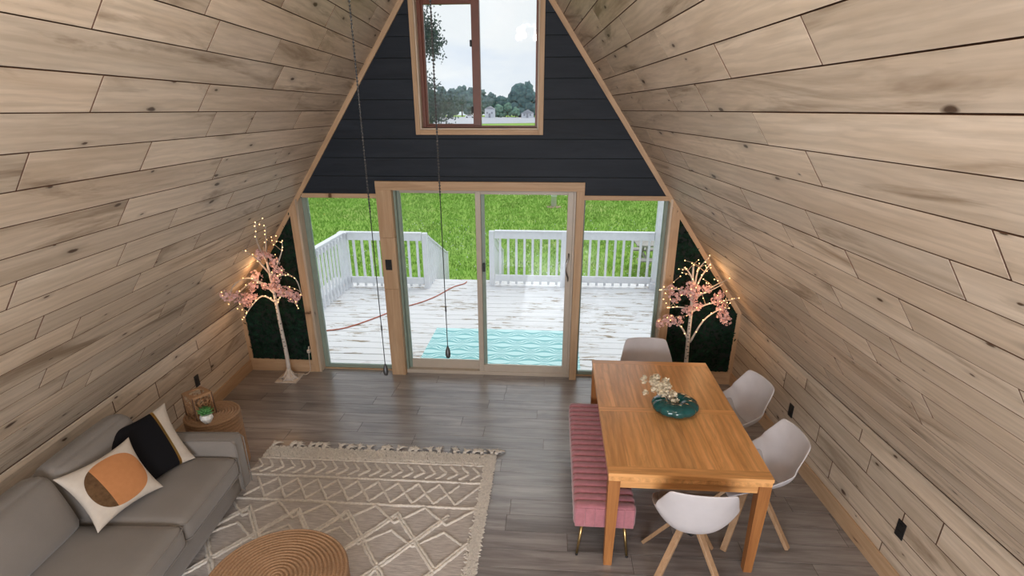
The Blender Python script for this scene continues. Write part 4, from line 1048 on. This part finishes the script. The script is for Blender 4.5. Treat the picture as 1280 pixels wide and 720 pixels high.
def blossom_tree(label,loc,H,branches,clusters,base=True,rz=0,seed=1):
    branches=[[clear(p,loc,.05) for p in P] for P in branches]; clusters=[(*clear((x,y,z),loc,.085),s_) for x,y,z,s_ in clusters]
    t=thing('blossom_tree',label,'tree',loc,rz); q=random.Random(seed)
    if base:
        MB().box(-.125,.125,-.125,.125,0,.012,.003).build('base_plate',BARK,t)
        m=MB(); m.lathe([(.09,.012),(.06,.03),(.036,.075),(.026,.12)],12); 
        for i in range(7): a=2*PI*i/7+q.uniform(-.2,.2); m.tube([(math.cos(a)*.02,math.sin(a)*.02,.10),(math.cos(a)*.06,math.sin(a)*.06,.035),(math.cos(a)*.115,math.sin(a)*.115,.012)],[.012,.010,.006],6)
        m.build('root_flare',BARK,t)
    TR=spline([(0,0,.0),(.008,0,.3),(-.004,0,.65),(-.012,0,1.0),(-.03,0,H*.82),(-.045,0,H)],5); n=len(TR)
    MB().tube(TR,[.026-.017*(i/(n-1)) for i in range(n)],10).build('trunk',BARK,t)
    dm=MB()
    for i in range(16):
        z=.38+.042*i*(H/1.6)+q.uniform(-.01,.01); k=min(n-1,int(z/H*(n-1))); c=TR[k]; r_=.0275-.017*z/H; a0=-PI/2+q.uniform(-.7,.7)
        pts=[(c.x+r_*math.cos(a0+d_),c.y+r_*math.sin(a0+d_),z) for d_ in (-.5,-.25,0,.25,.5)]; dm.tube(pts,[.002,.004,.005,.004,.002],5)
    dm.build('bark_marks',BARKD,t)
    led=MB()
    for P in branches:
        P=spline([Vector(p) for p in P],4); k=len(P); br_=MB().tube(P,[.010*(1-.8*i/(k-1))+.0015 for i in range(k)],6).build('branch',BARK,t)
        for i in range(2,k):
            if q.random()<.5: led.ball(P[i]+Vector((q.uniform(-.012,.012),q.uniform(-.02,0),.008)),.0052,6,4)
        for _ in range(3):
            i=q.randint(k//3,k-1); a=P[i]; d_=Vector((q.uniform(-1,1),q.uniform(-.5,.3),q.uniform(.1,1))).normalized()*q.uniform(.10,.2)
            e_=Vector(clear(a+d_,loc,.03))-a
            if (e_-d_).length>.06: continue
            d_=e_
            MB().tube([a,a+d_*.5+Vector((0,0,.01)),a+d_],[.004,.003,.002],5).build('twig',TWIG,br_); led.ball(a+d_,.0052,6,4); led.ball(a+d_*.55,.0048,6,4)
    tag(led.build('fairy_lights',LED,t,fix=False),kind='stuff')
    for hz in (.95,1.35):
        ld=bpy.data.lights.new('fairy_glow','POINT'); ld.energy=1.6; ld.color=(1,.58,.28); ld.shadow_soft_size=.12; lo=bpy.data.objects.new('fairy_glow_light',ld); COL.objects.link(lo); lo.parent=t; lo.location=(-.10 if loc[0]<0 else .12,-.13,hz)
    for i,(x,y,z,s_) in enumerate(clusters):
        o=bpy.data.objects.new('blossom_cluster',PC[i%3]); COL.objects.link(o); o.parent=t; o.location=(x,y,z); s_*=1.12; o.scale=(s_,s_,s_*.85); o.rotation_euler=(q.uniform(0,6),q.uniform(0,6),q.uniform(0,6))
    return t
# left tree: points are (x, y, z) from the base
brL=[[(-.01,0,.92),(-.14,-.02,1.0),(-.30,-.03,.86),(-.40,-.03,.72)],[(-.01,0,.88),(.05,-.02,.98),(.14,-.03,1.06),(.20,-.03,1.02),(.24,-.02,.86)],[(-.01,0,1.02),(-.12,-.02,1.14),(-.28,-.04,1.12),(-.46,-.05,.98),(-.58,-.06,.97)],[(-.03,0,1.25),(-.14,-.02,1.42),(-.26,-.03,1.50)],[(-.03,0,1.2),(.08,-.02,1.34),(.16,-.02,1.5),(.18,-.02,1.6)],[(-.03,0,1.38),(-.10,0,1.58),(-.08,0,1.78)],[(-.02,0,1.15),(.12,-.02,1.24),(.26,-.02,1.2),(.30,-.02,1.02)],[(-.03,0,1.45),(.0,0,1.62),(.02,0,1.75)],[(-.1,-.01,1.13),(-.26,-.03,1.2),(-.44,-.05,1.10),(-.52,-.05,.86)]]
clL=[(-.08,-.03,1.46,1.),(-.0,-.03,1.44,1.1),(.06,-.03,1.38,1.05),(.10,-.03,1.28,1.1),(.05,-.04,1.20,1.),(-.16,-.04,1.22,1.15),(-.20,-.05,1.12,1.),(-.07,-.05,1.12,.8),(.06,-.05,1.08,1.1),(.14,-.05,1.06,1.2),(.20,-.05,1.02,1.2),(.26,-.05,1.0,1.0),(-.24,-.05,1.0,1.1),(-.34,-.06,.98,1.15),(-.44,-.06,1.0,1.1),(-.53,-.06,1.01,.95),(-.30,-.06,.93,1.0),(.0,-.04,1.12,.8)]
blossom_tree('lit pink blossom tree with white birch trunk in the left corner, on a square base',(-2.565,-.21,0),1.62,brL,clL)
m=MB(); m.tube(spline([(-2.46,-.12,.016),(-2.40,-.13,.02),(-2.375,-.07,.05),(-2.385,-.035,.18),(-2.38,-.03,.26)],5),.004,6); o=m.build('power_cord',CREAM); MB().box(-2.395,-2.362,-.048,-.012,.25,.29,.004).build('plug',CREAM,o); MB().tube([(-2.378,-.03,.285),(-2.37,-.03,.33)],.008,6).build('switch_knob',CREAM,o); tag(o,'cream plug and cord curling up beside the left blossom tree base','cord')
brR=[[(.0,0,.62),(-.10,-.02,.78),(-.24,-.03,.86),(-.34,-.04,.84)],[(.02,0,.60),(.12,-.02,.85),(.26,-.03,1.0),(.36,-.03,1.02)],[(.0,0,.95),(.12,-.02,1.06),(.30,-.03,1.12),(.42,-.03,1.16)],[(.0,0,1.1),(-.10,-.02,1.24),(-.26,-.02,1.26),(-.36,-.02,1.24)],[(.0,0,1.25),(.05,-.01,1.45),(.12,-.01,1.62)],[(.0,0,1.2),(.0,-.01,1.5),(.10,-.01,1.7)],[(.0,0,1.12),(.16,-.02,1.3),(.32,-.03,1.42)],[(.0,0,1.3),(-.08,-.01,1.48),(-.14,-.01,1.55)],[(.0,0,.98),(-.14,-.02,1.02),(-.26,-.02,1.0)],[(.0,0,1.2),(.10,-.02,1.22),(.26,-.02,1.34)]]
clR=[(-.06,-.04,1.22,1.1),(.0,-.04,1.18,1.1),(-.12,-.04,1.16,1.05),(-.20,-.04,1.10,1.1),(-.24,-.04,1.18,1.),(.10,-.04,1.20,.9),(.03,-.04,1.02,1.),(-.06,-.04,.96,1.05),(.24,-.04,1.12,1.05),(.26,-.05,1.02,1.1),(.30,-.05,.92,1.15),(.34,-.05,.87,1.),(-.14,-.05,.86,1.05),(-.24,-.05,.86,1.1),(-.32,-.06,.82,.9),(.20,-.04,1.08,.8),(-.02,-.04,1.10,.9)]
brR=[[(x,y,z if z<.9 else .9+(z-.9)*.78) for x,y,z in P] for P in brR]
blossom_tree('lit pink blossom tree in the right corner, rising behind the far end of the table',(1.865,-.26,0),1.42,brR,clR,seed=9)
# ---------------- ceiling fan with its two long pull chains ----------------
fan=thing('ceiling_light','four-globe ceiling light above the frame, its two long dark pull chains hanging down','light',(-.025,-4.15,4.08))
MB().lathe([(.0001,.62),(.07,.62),(.065,.57),(.02,.55)],20).build('canopy',METAL,fan); MB().tube([(0,0,.56),(0,0,.10)],.012,10).build('downrod',METAL,fan)
MB().lathe([(.02,.12),(.09,.10),(.12,.06),(.12,.01),(.07,-.01),(.0001,-.015)],28).build('housing',METAL,fan)
for k in range(4):
    a=2*PI*k/4+.5; c,s=math.cos(a),math.sin(a); ar=MB().tube([(c*.06,s*.06,.03),(c*.15,s*.15,.03),(c*.20,s*.20,.0)],.01,8).build('lamp_arm',METAL,fan)
    MB().lathe([(.0001,-.05),(.025,-.045),(.042,-.02),(.04,.015),(.02,.035)],20).build('lamp_globe',BULBM,ar,(c*.21,s*.21,-.03))
    ld=bpy.data.lights.new('fan_lamp','POINT'); ld.energy=FAN_BULB; ld.shadow_soft_size=.045; ld.color=(1,.94,.86); lo=bpy.data.objects.new('lamp_light',ld); COL.objects.link(lo); lo.parent=fan; lo.location=(c*.21,s*.21,-.14)
def chain(x,y,zend,zbead):
    p=MB(); z=-.05
    p.tube([(x,y,zend),(x,y,-.02)],.0015,5)
    zz=zbead
    while zz<-.05: p.ball((x,y,zz),.0032,6,4); zz+=.0085
    o=p.build('pull_chain',BLACK,fan,fix=False)
    MB().lathe([(.0001,-.040),(.006,-.037),(.0085,-.026),(.0075,-.012),(.0035,.0),(.002,.004),(.0001,.005)],14).build('pull_knob',BLACK,o,(x,y,zend))
    MB().lathe([(.0001,-.012),(.0026,-.008),(.0026,.008),(.0001,.012)],8).build('chain_link',BLACK,o,(x,y,zend+.13))
# chain ends sit where a hand can reach them from the floor
chain(CH1[0]+.025,0,CH1[2]-4.08,-1.5); chain(CH2[0]+.025,0,CH2[2]-4.08,-1.45)
